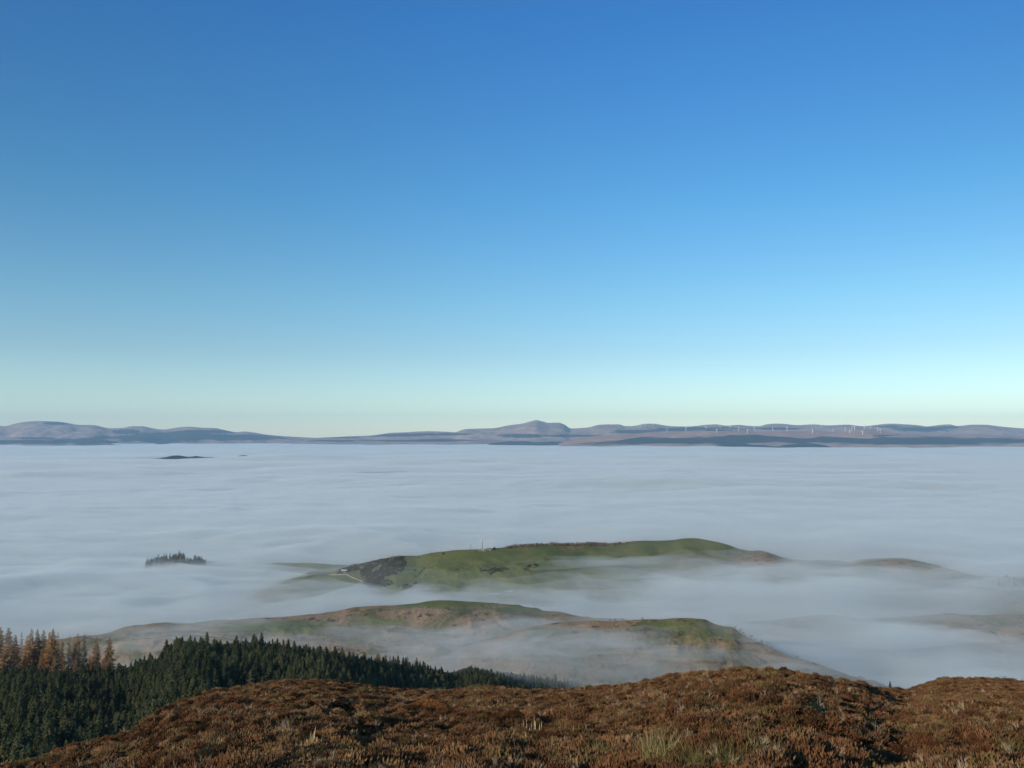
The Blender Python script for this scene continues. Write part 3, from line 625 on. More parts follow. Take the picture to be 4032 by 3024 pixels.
# small conifer and bare saplings on the heather crest
t = heath_at(3505, 2706); p = at(3505, 2680, t.y); tree('conifer_sapling', (SPR[1][0], SPR[1][1]), t, max(0.05, (p.z-t.z+0.05)/11.0), 'tiny green spruce sapling in the notch of the heather skyline at right', None, cat='sapling')
def bare_bush(seed, H, n, mat, name='branches', w=0.02, spread_=0.6):
    rg = random.Random(seed); mb = MB()
    def grow(p, d, L, r, lv):
        q = p + d*L; mb.tube(p, q, r, r*0.6, 3)
        if lv == 0: return
        for k in range(3 if lv > 1 else 4):
            dd = (d + Vector((rg.uniform(-1,1), rg.uniform(-1,1), rg.uniform(-.3,.8)))*spread_).normalized(); grow(p.lerp(q, rg.uniform(0.5, 1)), dd, L*rg.uniform(0.55, 0.8), r*0.6, lv-1)
    for k in range(n):
        a = rg.uniform(0, 6.28); grow(Vector((0,0,-0.05*H)), Vector((math.cos(a)*0.45, math.sin(a)*0.45, 1)).normalized(), H*0.42, w*H, 3)
    return mb.mesh(name, mat)
M_GREYTWIG = plain('grey_twigs', (0.20,0.17,0.15), 0.9, var=0.3, scale=2)
stem = [bare_bush(660+k, 0.42, 2, M_TWIG, 'woody_stems', 0.011, 0.45) for k in range(3)]
Pt = []
for (x, y) in heath_points(2600, 8, 60, -0.66, 0.66):
    r = bvh.ray_cast(Vector((x, y, 50)), Vector((0,0,-1)))
    if r[0] is not None and r[0].z > -60 and float(noise(x*0.3, y*0.3, 611)) > -0.1: Pt.append(tuple(r[0]))
scatter('heather_stems', Pt, [rng.uniform(0.6, 1.3) for _ in Pt], [(rng.uniform(-.8,.8), rng.uniform(-.8,.8), rng.uniform(0,6.28)) for _ in Pt], stem)
bb = [bare_bush(60+k, 1.0, 3, M_GREYTWIG, 'bare_sapling', 0.012) for k in range(2)]
for px, row, top, lb in ((3952, 2672, 2648, 'larger bare grey sapling on the right heather skyline'), (3993, 2674, 2660, 'smaller bare grey sapling near the right edge of the skyline'), (4029, 2676, 2664, 'bare twig sapling at the right picture edge')):
    p = heath_at(px, row+4); sc = (at(px, top, p.y).z - p.z)
    one('bare_sapling', bb[px % 2], p, max(0.3, sc), lb, 'sapling', 'bare saplings on the right skyline')

# ---------------------------------------------------------------- things on the hills across the fog
M_GORSE = leafy('gorse', [(0.0,(0.050,0.055,0.024)),(0.5,(0.085,0.078,0.034)),(1.0,(0.13,0.10,0.050))])
M_SCRUB = leafy('bare_scrub', [(0.0,(0.30,0.21,0.16)),(0.5,(0.40,0.28,0.22)),(1.0,(0.22,0.18,0.12))])
def leaf_dome(seed, R0, H, n, size, mat, name):
    rg = random.Random(seed); mb = MB()
    lobes = [(rg.uniform(-.5,.5)*R0, rg.uniform(-.5,.5)*R0, rg.uniform(0.5, 1)) for _ in range(5)]
    for k in range(n):
        lx, ly, ls = rg.choice(lobes); a = rg.uniform(0, 6.283); c = rg.random(); q = rg.uniform(0.75, 1.05)
        r = R0*0.62*math.sqrt(1-c*c)*ls*q; p = Vector((lx+math.cos(a)*r, ly+math.sin(a)*r, H*ls*c*q))
        d = [Vector((rg.uniform(-1,1), rg.uniform(-1,1), rg.uniform(-1,1))).normalized()*size*rg.uniform(0.6, 1.3) for _ in range(2)]
        n0 = len(mb.v); mb.v += [tuple(p-d[0]), tuple(p+d[1]), tuple(p+d[0]), tuple(p-d[1])]; mb.f.append([n0, n0+1, n0+2, n0+3])
    return mb.mesh(name, mat)
gorse = [leaf_dome(70+k, 2.0, 2.0, 520, 0.28, M_GORSE, 'gorse_bush') for k in range(4)]
def on_hill(px, py, names=('grassy_hill',)):
    return hit(px, py, names)
# the dense gorse on the left shoulder: one mass
def in_poly(x, y, poly):
    c = False; j = len(poly)-1
    for i in range(len(poly)):
        if (poly[i][1] > y) != (poly[j][1] > y) and x < (poly[j][0]-poly[i][0])*(y-poly[i][1])/(poly[j][1]-poly[i][1])+poly[i][0]: c = not c
        j = i
    return c
thick = [[(1322,2262),(1342,2240),(1400,2226),(1500,2204),(1590,2192),(1598,2215),(1592,2245),(1560,2262),(1520,2270),(1500,2290),(1470,2312),(1430,2305),(1440,2285),(1415,2262),(1420,2246),(1370,2250)],
         [(1440,2290),(1480,2280),(1540,2285),(1550,2300),(1500,2318),(1450,2318)], [(1560,2308),(1620,2300),(1640,2296),(1630,2305),(1590,2318)],
         [(2050,2240),(2100,2222),(2125,2222),(2110,2235),(2070,2246)], [(1890,2248),(1960,2232),(2010,2238),(1930,2262)]]
clear_ = [[(1470,2232),(1510,2226),(1490,2246),(1465,2252)],[(1410,2228),(1432,2230),(1425,2240),(1412,2238)],[(1550,2248),(1580,2250),(1570,2256),(1552,2256)]]
GP = []; GS = []; GR = []
for poly in thick:
    x0 = min(p[0] for p in poly); x1 = max(p[0] for p in poly); y0 = min(p[1] for p in poly); y1 = max(p[1] for p in poly)
    for k in range(int((x1-x0)*(y1-y0)/(12 if poly is thick[0] else 26))):
        px = rng.uniform(x0, x1); py = rng.uniform(y0, y1)
        if not in_poly(px, py, poly) or any(in_poly(px, py, c) for c in clear_): continue
        p = on_hill(px, py)
        if p is None: continue
        GP.append((p.x, p.y, p.z-0.2)); GS.append(rng.uniform(0.45, 1.15)); GR.append((0, 0, rng.uniform(0, 6.28)))
scatter('gorse_thicket', GP, GS, GR, gorse)
for k, (px, py, sc, lb) in enumerate([(1607,2242,.7,'small gorse bush on the green slope nearest the thicket'),(1633,2243,1.1,'dark round gorse bush standing alone on the green slope'),(1638,2268,.9,'gorse bush at the lower end of the short diagonal row'),(1648,2262,.8,'gorse bush second from the low end of the diagonal row'),(1655,2254,1.0,'gorse bush in the middle of the diagonal row'),(1662,2244,.9,'gorse bush second from the top of the diagonal row'),(1670,2237,.9,'gorse bush at the upper end of the short diagonal row'),(1675,2262,.9,'lone gorse bush right of the diagonal row'),(1650,2193,.8,'low bush on the skyline just right of the gorse thicket'),(1745,2179,1.0,'low dark bush on the skyline left of the first pole'),(1800,2240,.7,'tiny dark bush low on the middle of the green slope'),(1892,2238,.9,'dark bush at the left end of the lower slope scrub'),(2168,2219,.9,'dark bush right of the lower slope scrub')]):
    p = on_hill(px, py+3) or on_hill(px, py+8)
    if p: one('gorse_bush', gorse[k % 4], p, sc, lb, 'bush', 'single gorse bushes on the grassy hill')
p = on_hill(1946, 2162)
if p: one('dark_bush', leaf_dome(99, 3.2, 3.2, 900, 0.35, M_GORSE, 'dark_bush'), p, 1.0, 'large dark bush on the skyline right of the mast', 'bush')
# bare scrub along the skyline
scr = [bare_bush(80+k, 4.0, 5, M_SCRUB, 'scrub', 0.02, 0.7) for k in range(3)]
scd = [leaf_dome(85+k, 2.2, 3.2, 420, 0.22, M_SCRUB, 'scrub') for k in range(3)]
SPp = []; 
for k in range(520):
    px = rng.uniform(1990, 2500); row = float(spl(grass_sky, px)); dens = 1 if px < 2380 else 0.5
    if rng.random() > dens: continue
    p = at(px, row, 1.0); Yq = float(spl([(1900,1150),(2400,1220),(2740,1260)], px)) - rng.uniform(-8, 14)
    z = drop_z(p.x*Yq, Yq, 'grassy_hill')
    if z is not None: SPp.append((p.x*Yq, Yq, z-0.1))
scatter('scrub', SPp, [max(0.3, rng.uniform(0.5, 1.1)*(1+0.6*float(noise(q[0]/14, q[1]/14, 91)))) for q in SPp], [(0,0,rng.uniform(0,6.28)) for _ in SPp], scr + scd)

# telephone mast, its fenced compound and hut, two poles
M_STEEL = plain('galvanised_steel', (0.22,0.24,0.24), 0.5, 0.3, 0.1); M_WHITE = plain('white_panel', (0.68,0.68,0.66), 0.4, 0, 0.05); M_WOODP = plain('weathered_wood', (0.12,0.10,0.085), 0.9)
M_CREAM = plain('rendered_wall', (0.36,0.33,0.28), 0.9); M_DARKROOF = plain('dark_roof', (0.10,0.10,0.11), 0.7); M_SHEETROOF = plain('pale_sheet_roof', (0.55,0.60,0.58), 0.5, 0, 0.08)
mp_ = on_hill(1899, 2169) or on_hill(1899, 2175)
mast = empty('phone_mast', mp_); tag(mast, 'tall pale steel telephone mast with white antennas on the green ridge', 'mast')
Hm = at(1899, 2123, mp_.y).z - mp_.z
obj('pole', MB().tube((0,0,-0.5), (0,0,Hm*0.55), 0.58, 0.5, 12).tube((0,0,Hm*0.55), (0,0,Hm*0.97), 0.5, 0.42, 12).mesh('pole', M_STEEL, True), mast)
hd = MB()
for z in (Hm*0.78, Hm*0.95):
    for k in range(3):
        a = 2*math.pi*k/3+0.3; hd.tube((0,0,z), (math.cos(a)*1.3, math.sin(a)*1.3, z), 0.07, 0.07, 6)
obj('headframe', hd.mesh('headframe', M_STEEL), mast)
for k in range(3):
    a = 2*math.pi*k/3+0.3; x, y = math.cos(a)*1.35, math.sin(a)*1.35
    obj('antenna', MB().box(x-0.24, x+0.24, y-0.16, y+0.16, Hm*0.76, Hm*1.0).tube((x,y,Hm*0.72), (x,y,Hm*1.03), 0.06, 0.06, 6).mesh('antenna', M_WHITE), mast)
obj('dish', MB().tube((0.35,-0.5,Hm*0.66), (0.45,-0.85,Hm*0.66), 0.2, 0.5, 14).mesh('dish', M_WHITE), mast)
obj('cabinet', MB().box(0.8,1.9,-1.5,-0.8,-0.3,2.6).box(0.62,1.68,-1.58,-0.72,2.6,2.68).mesh('cabinet', M_WHITE), mast)
fe = empty('compound_fence', mp_); tag(fe, 'low pale fence round the foot of the telephone mast', 'fence')
fm = MB()
for (x0, y0, x1, y1) in ((-5.5,-3,5.5,-3),(5.5,-3,5.5,3),(5.5,3,-5.5,3),(-5.5,3,-5.5,-3)):
    L = math.hypot(x1-x0, y1-y0); nn = int(L/0.35)
    for k in range(nn):
        x = x0+(x1-x0)*k/nn; y = y0+(y1-y0)*k/nn; fm.box(x-0.05, x+0.05, y-0.05, y+0.05, -1.2, 2.0)
    obj('rail', MB().tube((x0,y0,1.7), (x1,y1,1.7), 0.07, 0.07, 6).tube((x0,y0,0.4), (x1,y1,0.4), 0.07, 0.07, 6).mesh('rail', M_CREAM), fe)
obj('pales', fm.mesh('pales', M_CREAM), fe)
def shed(name, loc, L, Wd, Hh, roof_h, wall, roof, rz, label, cat):
    e = empty(name, loc, rz); tag(e, label, cat)
    obj('wall', MB().box(-L/2, L/2, -Wd/2, Wd/2, -1.5, Hh).mesh('wall', wall), e)
    r = MB().add([(-L/2-.3,-Wd/2-.3,Hh+.02),(L/2+.3,-Wd/2-.3,Hh+.02),(L/2+.3,Wd/2+.3,Hh+.02),(-L/2-.3,Wd/2+.3,Hh+.02),(-L/2-.3,0,Hh+roof_h),(L/2+.3,0,Hh+roof_h)], [(0,1,5,4),(2,3,4,5),(1,2,5),(3,0,4),(3,2,1,0)])
    obj('roof', r.mesh('roof', roof), e)
    obj('door', MB().box(-L*0.1, L*0.1, -Wd/2-0.05, -Wd/2-0.003, -0.5, Hh*0.8).mesh('door', M_DARKROOF), e)
    return e
hp = on_hill(1921, 2167) or mp_ + Vector((8,0,0))
shed('stone_hut', hp + Vector((1.5, 1, 0)), 6.5, 4, 2.0, 1.1, M_CREAM, M_DARKROOF, 0.15, 'small pale hut with a dark roof right of the mast', 'hut')
hp = on_hill(1356, 2252); 
if hp: shed('field_shelter', hp, 8.5, 5, 2.2, 0.9, M_DARKROOF, M_SHEETROOF, -0.35, 'field shelter with a pale green white roof below the gorse thicket', 'shelter')
for px, py, L, lb in ((1946, 2342, 13.0, 'long shed with a white roof, left of two half lost in the mist'), (2004, 2331, 9.5, 'shorter shed with a white roof, right of two half lost in the mist')):
    hp = on_hill(px, py)
    if hp: shed('farm_shed', hp, L, 4, 0.9, 0.7, M_DARKROOF, M_SHEETROOF, 0.05, lb, 'shed')['group'] = 'white roofed sheds in the mist'
for px, base, top, lb in ((1696, 2187, 2167, 'slim wooden pole on the skyline, left of two left of the mast'), (1854, 2166, 2144, 'slim wooden pole on the skyline, nearer to the mast')):
    p = on_hill(px, base) or on_hill(px, base+6); Hq = at(px, top, p.y).z - p.z
    e = empty('power_pole', p); tag(e, lb, 'pole', 'poles on the skyline')
    obj('post', MB().tube((0,0,-0.5), (0,0,Hq), 0.24, 0.20, 8).mesh('post', M_WOODP), e)
    obj('crossarm', MB().box(-0.7,0.7,-0.06,0.06,Hq-0.5,Hq-0.35).tube((-0.6,0,Hq-0.35),(-0.6,0,Hq-0.15),0.05,0.05,6).tube((0.6,0,Hq-0.35),(0.6,0,Hq-0.15),0.05,0.05,6).mesh('crossarm', M_WOODP), e)

# dry stone walls and a track
M_WALL = plain('dry_stone', (0.24,0.21,0.155), 0.95, var=0.35, scale=1.5)
def ribbon(name, pix, wdt, hgt, mat, names, raise_=0.0):
    P3 = []
    for (a, b_) in zip(pix[:-1], pix[1:]):
        for k in range(10):
            q = k/10; px = a[0]+(b_[0]-a[0])*q; py = a[1]+(b_[1]-a[1])*q; p = hit(px, py, names)
            if p: P3.append(p)
    v = []; f = []
    for k, p in enumerate(P3):
        d = (P3[min(k+1, len(P3)-1)] - P3[max(k-1, 0)]); d.z = 0; d.normalize(); s_ = Vector((-d.y, d.x, 0))*wdt/2; j = rng.uniform(-.08,.08) if hgt > 0.5 else 0
        up = Vector((0,0,hgt+j)); lo = Vector((0,0,-0.6 if hgt > 0.5 else 0.04))
        v += [p+s_+lo, p+s_*0.7+up, p-s_*0.7+up, p-s_+lo]
        if k:
            n = 4*(k-1)
            for i in range(3): f.append([n+i, n+4+i, n+5+i, n+1+i])
    return obj(name, mesh(name, v, f, mat))
w1 = ribbon('dry_stone_wall', [(1205,2277),(1235,2268),(1300,2264),(1366,2264),(1395,2279),(1432,2293)], 0.9, 1.5, M_WALL, ('grassy_hill',)); tag(w1, 'pale dry stone wall bending down from the field shelter', 'wall', 'dry stone walls on the grassy hill')
w2 = ribbon('dry_stone_wall', [(1432,2293),(1400,2316),(1376,2334),(1352,2350)], 0.9, 1.4, M_WALL, ('grassy_hill',)); tag(w2, 'darker dry stone wall running down left into the mist', 'wall', 'dry stone walls on the grassy hill')
M_TRACK = plain('pale_track', (0.27,0.25,0.15), 0.95, var=0.2, scale=0.5)
tr = ribbon('track', [(2396,2174),(2420,2182),(2450,2187),(2480,2189),(2515,2194),(2548,2199)], 3.0, 0.10, M_TRACK, ('grassy_hill',)); tag(tr, kind='structure')

# the dark clump of trees standing out of the fog at the left
ROUND = []
M_DARKLEAF = leafy('dark_foliage', [(0.0,(0.020,0.032,0.020)),(0.6,(0.032,0.042,0.024)),(1.0,(0.045,0.042,0.028))])
for k in range(3):
    rg = random.Random(k); mb = MB()
    for j in range(1300):
        a = rg.uniform(0, 6.28); c = rg.uniform(-0.95, 1); q = rg.uniform(0.6, 1.05); lump = 1+0.25*math.sin(a*3+k)+0.2*math.sin(c*7+a*2)
        p = Vector((math.cos(a)*math.sqrt(max(0, 1-c*c))*4.2*q*lump, math.sin(a)*math.sqrt(max(0, 1-c*c))*4.2*q*lump, 9.5+9.5*c*q*lump))
        d = [Vector((rg.uniform(-1,1), rg.uniform(-1,1), rg.uniform(-1,1))).normalized()*0.6 for _ in range(2)]
        n0 = len(mb.v); mb.v += [tuple(p-d[0]), tuple(p+d[1]), tuple(p+d[0]), tuple(p-d[1])]; mb.f.append([n0, n0+1, n0+2, n0+3])
    tk = MB().tube((0,0,-1), (0,0,12), 0.4, 0.22, 7)
    for j in range(5):
        a = rg.uniform(0, 6.28); tk.tube((0,0,6+j), (math.cos(a)*2.5, math.sin(a)*2.5, 10.5+j), 0.14, 0.05, 5)
    ROUND.append((mb.mesh('tree_crown', M_DARKLEAF), tk.mesh('trunk', M_BARK), 19.5))
clump = [(586,2203,1),(596,2196,0),(607,2198,1),(618,2194,0),(626,2190,1),(636,2188,0),(648,2186,1),(657,2184,0),(668,2183,0),(680,2184,1),(690,2179,0),(700,2183,1),(708,2178,1),(712,2175,0),(719,2181,1),(727,2188,0),(735,2200,1),(745,2196,0),(755,2198,1),(767,2184,0),(776,2190,1),(783,2186,0),(790,2197,1),(797,2202,1)]
for k, (px, row, kind_) in enumerate(clump):
    Y = 1165 + (k*7 % 5)*3; p = at(px, row, Y); z = drop_z(p.x, Y, 'pasture'); z = z if z is not None else p.z-20
    v = ROUND[k % 3] if kind_ else (SPR[k % 6][0], SPR[k % 6][1], SPR[k % 6][2]); H = v[2]
    tree('fir_tree' if not kind_ else 'broadleaf_tree', v, (p.x, Y, z), (p.z-z)/H, 'dark %s in the clump above the fog, %s from its left end' % ('pointed fir' if not kind_ else 'rounded tree', words_[k]), 'clump of trees in the fog', sxy=(1.2 if kind_ else 1.9))
wood = [(3790,2268),(3815,2272),(3840,2275),(3862,2272),(3885,2276),(3905,2278),(3925,2282),(3945,2274),(3968,2270),(3985,2276),(4005,2274),(4026,2278),(3870,2300),(3900,2310),(3930,2304),(3960,2312),(3990,2302),(4020,2308),(3850,2315)]
wood = [(a + rng.uniform(-14, 14), b + rng.uniform(-4, 6)) for a, b in wood]
for k, (px, row) in enumerate(wood):
    p = on_hill(px, row + 14) or on_hill(px, row+24)
    if p: tree('broadleaf_tree', ROUND[k % 3], p, rng.uniform(0.2, 0.4), 'dim grey tree in the hazy wood at the right edge, %s counted' % words_[k] if False else 'dim tree in the hazy right wood, %s of the %s row' % (words_[k if k < 12 else k-12], 'skyline' if k < 12 else 'lower'), 'trees of the hazy wood at the right')
for k, (px, row, sc) in enumerate([(2893,2494,.8),(2912,2502,1),(2925,2506,.9),(2938,2516,.7),(2958,2518,1.1),(2972,2526,.8),(3002,2534,1.1),(3020,2545,.7),(3036,2556,.8),(2402,2442,.8),(2424,2440,.9),(2455,2441,.7),(2528,2438,.8),(3140,2594,.9)]):
    Y = float(spl([(1700,720),(2300,700),(2700,690),(3200,650),(3700,640)], px)) - 2; p = at(px, row, Y); z = drop_z(p.x, Y, 'mid_hill')
    if z is not None: one('scrub_bush', scr[k % 3], (p.x, Y, z), sc*1.15, 'leafless grey brown bush on the crest of the right moor hill, %s from the left' % words_[sorted([2893,2912,2925,2938,2958,2972,3002,3020,3036,2402,2424,2455,2528,3140]).index(px)], 'bush', 'bare bushes along the moor crest')

# ---------------------------------------------------------------- wind turbines on the far moor
M_TURB = plain('white_turbine', (0.92,0.92,0.92), 0.4, 0, 0.02)
tower = MB().tube((0,0,-6), (0,0,72), 3.2, 2.2, 10).mesh('tower', M_TURB, True)
nac = MB().box(-2.2, 2.2, -5, 5, 71, 75).mesh('nacelle', M_TURB)
bl = MB().add([(-1.6,0,2),(1.6,0,2),(2.2,0.3,12),(0.6,0.2,44),(-0.6,0.2,44),(-1.4,0.3,12),(-1.2,1.0,2),(1.2,1.0,2),(1.0,1.0,12),(0.2,0.6,44)], [(0,1,2,5),(5,2,3,4),(6,8,7),(0,5,8,6),(1,7,8,2),(5,4,9,8),(2,8,9,3),(0,6,7,1)]).mesh('blade', M_TURB)
hub = MB().tube((0,-8,73), (0,-5,73), 1.4, 2.0, 10).mesh('hub', M_TURB)
tb = [(2524,1681),(2540,1680),(2572,1679),(2626,1702),(2701,1698),(2779,1692),(2822,1705),(2835,1689),(2875,1689),(2909,1698),(2943,1708),(2970,1696),(3042,1698),(3099,1697),(3196,1678),(3199,1708),(3207,1677),(3232,1683),(3238,1683),(3249,1680),(3280,1701),(3328,1698),(3345,1708),(3354,1696),(3365,1695),(3396,1713),(3404,1689),(3429,1688),(3456,1699),(3466,1705)]
proto = None
for k, (px, row) in enumerate(tb):
    p = None
    for dy in (0, 2, 4, 6, 9, 12):
        p = hit(px, row+dy, ('wind_farm_moor', 'far_hills'))
        if p is not None: break
    if p is None: continue
    if proto is None:
        e = empty('wind_turbine'); obj('tower', tower, e); obj('nacelle', nac, e); obj('hub', hub, e)
        for j in range(3):
            q = obj('blade', bl, e); q.location = (0,-7,73); q.rotation_euler = (0, 2*math.pi*j/3, 0)
        proto = e
    else: e = copy_tree(proto)
    e.location = p; e.rotation_euler = (0, 0, rng.uniform(-0.9, 0.9)); s_ = 1.0 if p.y < 17500 else 1.1; e.scale = (s_,)*3
    turn = rng.uniform(0, 2.09)
    j = 0
    for ch in [c for c in bpy.data.objects if c.parent == e and c.name.startswith('blade')]:
        ch.rotation_euler = (0, turn + 2*math.pi*j/3, 0); j += 1
    tag(e, 'white wind turbine on the far brown moor, %s from the left' % words_[k], 'wind turbine', 'wind turbines on the far moor')
#@@END2@@

# ---------------------------------------------------------------- fog lying in the valleys
def vol(name, dens, col, aniso=0.0):
    m = bpy.data.materials.new(name); m.use_nodes = True; nt = m.node_tree; nt.nodes.clear()
    out = nt.nodes.new('ShaderNodeOutputMaterial'); v = nt.nodes.new('ShaderNodeVolumePrincipled')
    v.inputs['Color'].default_value = (*col, 1); v.inputs['Density'].default_value = dens; v.inputs['Anisotropy'].default_value = aniso
    nt.links.new(v.outputs[0], out.inputs['Volume']); return m
def fog_layer(name, top, dens, seed, amps, y0=330.0, y1=24000.0, nr_=420, na=360, az=R(62), col=(1,1,1), shape=None):
    rr = np.geomspace(y0, y1, nr_); th = np.linspace(-az, az, na)
    Rr, T = np.meshgrid(rr, th, indexing='ij'); X = Rr*np.sin(T); Y = Rr*np.cos(T)
    Z = np.full(X.shape, float(top))
    for (sx, sy, a, fade0, fade1) in amps:
        Z = Z + a*fbm(X/sx, Y/sy, seed, 3, 0.5 if sx < 1000 else 0.34)*(1-sstep(fade0, fade1, Rr)); seed += 10
    Z = Z + shape(X, Y)
    n = X.size; v = np.stack([X, Y, Z], -1).reshape(-1, 3); vb = v.copy(); vb[:, 2] = VALLEY - 6.0 - (seed % 7)*0.3
    gf = grid_faces(nr_, na); f = np.concatenate([gf[:, ::-1], gf + n]).tolist()
    idx = np.arange(n).reshape(nr_, na)
    loop = list(idx[0, :]) + list(idx[1:, -1]) + list(idx[-1, -2::-1]) + list(idx[-2:0:-1, 0])
    for k in range(len(loop)):
        a, b = int(loop[k]), int(loop[(k+1) % len(loop)]); f.append([a, b, b+n, a+n])
    me = mesh(name, np.concatenate([v, vb]), f, vol(name, dens, col), True)
    o = obj(name, me); tag(o, kind='stuff'); return o
def g2(X, Y, cx, cy_, rx, ry): return np.exp(-((X-cx)/rx)**2 - ((Y-cy_)/ry)**2)
def local(X, Y):
    """fog banked up in the near valleys: against the plantation, over the left moor, behind the middle hill"""
    Rr = np.hypot(X, Y); px = 2016 + F*X/np.maximum(Y, 1)
    return (13*(1-sstep(690, 800, Rr))*sstep(1300, 2000, px)*(1-sstep(2500, 3100, px)) + 16*(1-sstep(640, 800, Rr))*(1-sstep(900, 1500, px))
            + 9*g2(X, Y, 540, 1090, 240, 150) + 17*g2(X, Y, 560, 920, 260, 100) + 2*g2(X, Y, -510, 1150, 70, 40) + 5*g2(X, Y, 60, 600, 160, 100) + 12*g2(X, Y, 330, 930, 150, 90) + 7*g2(X, Y, -260, 900, 160, 90) + 9*g2(X, Y, 380, 860, 60, 40) - 7*g2(X, Y, 300, 960, 120, 60))
def billow(X, Y, sd):
    a = 1 - np.abs(noise(X/210 + 0.35*noise(X/300, Y/200, sd+7), Y/85, sd)); b_ = 1 - np.abs(noise(X/90, Y/40 + 0.3*noise(X/60, Y/60, sd+3), sd+1))
    R_ = np.hypot(X, Y); return (13*(a**2 - 0.5) + 4*(b_**2 - 0.5)*(1-sstep(1200, 2200, R_)))*(1-sstep(2500, 6000, R_))
def shape_core(X, Y): return 0.8*billow(X, Y, 900) + 8*sstep(1300, 2600, np.hypot(X, Y)) - 14*(1-sstep(950, 1500, np.hypot(X, Y))) + 0.7*local(X, Y)
def shape_mid(X, Y): return billow(X, Y, 900) + -12*sstep(1500, 2600, np.hypot(X, Y)) + local(X, Y)
def shape_mist(X, Y): return 0.7*billow(X, Y, 950) + -22*sstep(1700, 3200, np.hypot(X, Y)) + 1.0*local(X, Y)
def shape_veil(X, Y): return -60*sstep(1500, 2600, np.hypot(X, Y)) + 0.8*local(X, Y)
FC = (0.84, 0.90, 0.90)
fog_layer('fog', -212, 0.05, 3, [(3400,1700,27,40000,90000),(1300,480,30,12000,30000),(420,200,7,4000,9000),(160,120,4,1100,2400),(60,50,1.6,700,1300)], shape=shape_core, col=FC)
fog_layer('fog', -202, 0.010, 103, [(3000,1700,14,30000,90000),(600,400,5,3000,9000),(180,130,6,1200,3000),(60,50,3,800,1600)], shape=shape_mid, col=FC)
fog_layer('mist', -190, 0.0058, 203, [(500,300,8,3000,9000),(170,90,12,1200,3000),(60,35,5,800,1600)], shape=shape_mist, col=FC)
fog_layer('mist', -172, 0.0011, 303, [(400,300,8,3000,9000),(120,90,8,1200,3000)], shape=shape_veil, col=FC)

# banks and tongues of thinner mist lying on the slopes
def bank_mesh(cx, cy_, cz, rx, ry, h, seed, rot):
    na, nrr = 40, 12; rg = np.random.default_rng(seed)
    th = np.linspace(0, 2*np.pi, na, endpoint=False); out = 1 + 0.28*noise(np.cos(th)*1.6+seed, np.sin(th)*1.6, seed) + 0.16*noise(np.cos(th)*4+seed, np.sin(th)*4, seed+1)
    rho = np.linspace(0, 1, nrr+1)[1:]; V = [(0, 0, h)]; B = [(0, 0, -h*0.8)]
    for r in rho:
        for k in range(na):
            x = r*out[k]*math.cos(th[k])*rx; y = r*out[k]*math.sin(th[k])*ry
            f = (1-r*r)**1.3; z = h*f*(1 + 0.45*float(noise(x/(0.45*rx)+seed, y/(0.5*ry), seed+5)) + 0.2*float(noise(x/(0.17*rx), y/(0.25*ry), seed+6)))
            V.append((x, y, max(z, 0.05*(1-r)+0.0))); B.append((x, y, -h*0.8*f - 0.02))
    c, s_ = math.cos(rot), math.sin(rot); n = len(V)
    tr_ = lambda p: (cx + p[0]*c - p[1]*s_, cy_ + p[0]*s_ + p[1]*c, cz + p[2])
    verts = [tr_(p) for p in V] + [tr_(p) for p in B]; f = []
    for k in range(na):
        k2 = (k+1) % na; f.append([0, 1+k, 1+k2]); f.append([n, n+1+k2, n+1+k])
        for r in range(nrr-1):
            a, b = 1+r*na+k, 1+r*na+k2; f.append([a, a+na, b+na, b]); f.append([n+a, n+b, n+b+na, n+a+na])
        a, b = 1+(nrr-1)*na+k, 1+(nrr-1)*na+k2; f.append([a, n+a, n+b, b])
    return verts, f
banks = []
brg = random.Random(21)
def add_banks(count, px0, px1, r0, r1, L0, L1, h0, h1, dens):
    for k in range(count):
        px = brg.uniform(px0, px1); row = brg.uniform(r0, r1); p = hit(px, row, ['grassy_hill', 'mid_hill', 'moor_shelf', 'pasture'])
        if p is None or p.z < -210: p = at(px, row, -196/float(ray(px, row)[1]))
        h = brg.uniform(h0, h1); L = brg.uniform(L0, L1)
        banks.append((p.x, p.y, p.z + h*0.1, L, L*brg.uniform(0.3, 0.5), h, brg.randrange(1000), brg.uniform(-.35,.35), dens))
add_banks(14, 1450, 2500, 2500, 2620, 35, 100, 4, 9, 0.010)
add_banks(8, 2700, 3350, 2540, 2660, 25, 60, 4, 8, 0.012)
add_banks(7, 3000, 4100, 2235, 2310, 40, 110, 4, 8, 0.009)
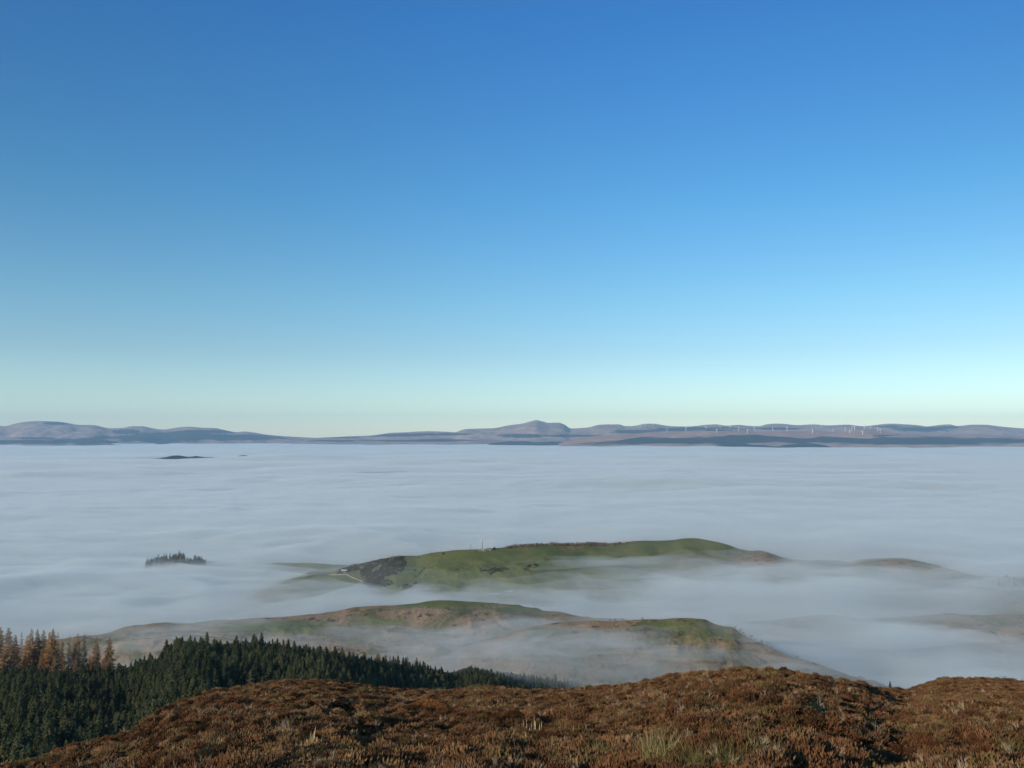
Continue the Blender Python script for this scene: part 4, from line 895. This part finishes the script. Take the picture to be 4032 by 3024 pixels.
add_banks(10, 450, 1300, 2490, 2580, 40, 90, 4, 8, 0.008)
add_banks(9, 330, 950, 2440, 2520, 40, 80, 5, 9, 0.010)
add_banks(6, 2350, 3000, 2530, 2610, 25, 60, 4, 7, 0.008)
add_banks(6, 1250, 2000, 2440, 2500, 25, 60, 2, 5, 0.006)
add_banks(7, 1350, 2100, 2290, 2350, 35, 90, 4, 8, 0.008)
add_banks(9, 2050, 2800, 2200, 2320, 40, 110, 4, 9, 0.008)
add_banks(9, 2700, 3500, 2220, 2340, 50, 130, 5, 10, 0.009)
add_banks(9, 3200, 4100, 2270, 2420, 50, 130, 5, 11, 0.009)
add_banks(5, 500, 1200, 2240, 2330, 40, 100, 5, 9, 0.008)
add_banks(6, 2900, 3900, 2480, 2620, 40, 90, 6, 12, 0.012)
for k in range(30):                                    # long low swells of fog lying on the far sea of fog
    Rf = 1700*math.exp(brg.uniform(0, 1.75)); af = brg.uniform(-0.6, 0.6); L = Rf*brg.uniform(0.07, 0.2)
    banks.append((Rf*math.sin(af), Rf*math.cos(af), -205 + Rf*0.0003, L, L*brg.uniform(0.3, 0.6), Rf**0.5*brg.uniform(0.22, 0.42), brg.randrange(1000), brg.uniform(-.3,.3), 0.008))
layers = []
for b_ in banks:                                       # banks that share an object never touch, so each object stays a clean closed volume
    for L_ in layers:
        if L_[0][8] == b_[8] and all(math.hypot((b_[0]-q[0]), (b_[1]-q[1])) > 1.6*(b_[3]+q[3]) for q in L_): L_.append(b_); break
    else: layers.append([b_])
print('mist banks', len(banks), 'objects', len(layers))
for L_ in layers:
    mb = MB()
    for b_ in L_: mb.add(*bank_mesh(*b_[:8]))
    o = obj('mist', mb.mesh('mist', vol('mist_bank', L_[0][8], FC), True)); tag(o, kind='stuff')

# ---------------------------------------------------------------- haze in the air
hb = MB().box(-29500, 29500, -3500, 27500, VALLEY-12, 700)
hz = obj('haze', hb.mesh('haze', vol('haze', 2.9e-5, (0.46,0.72,1.0)))); tag(hz, kind='stuff')
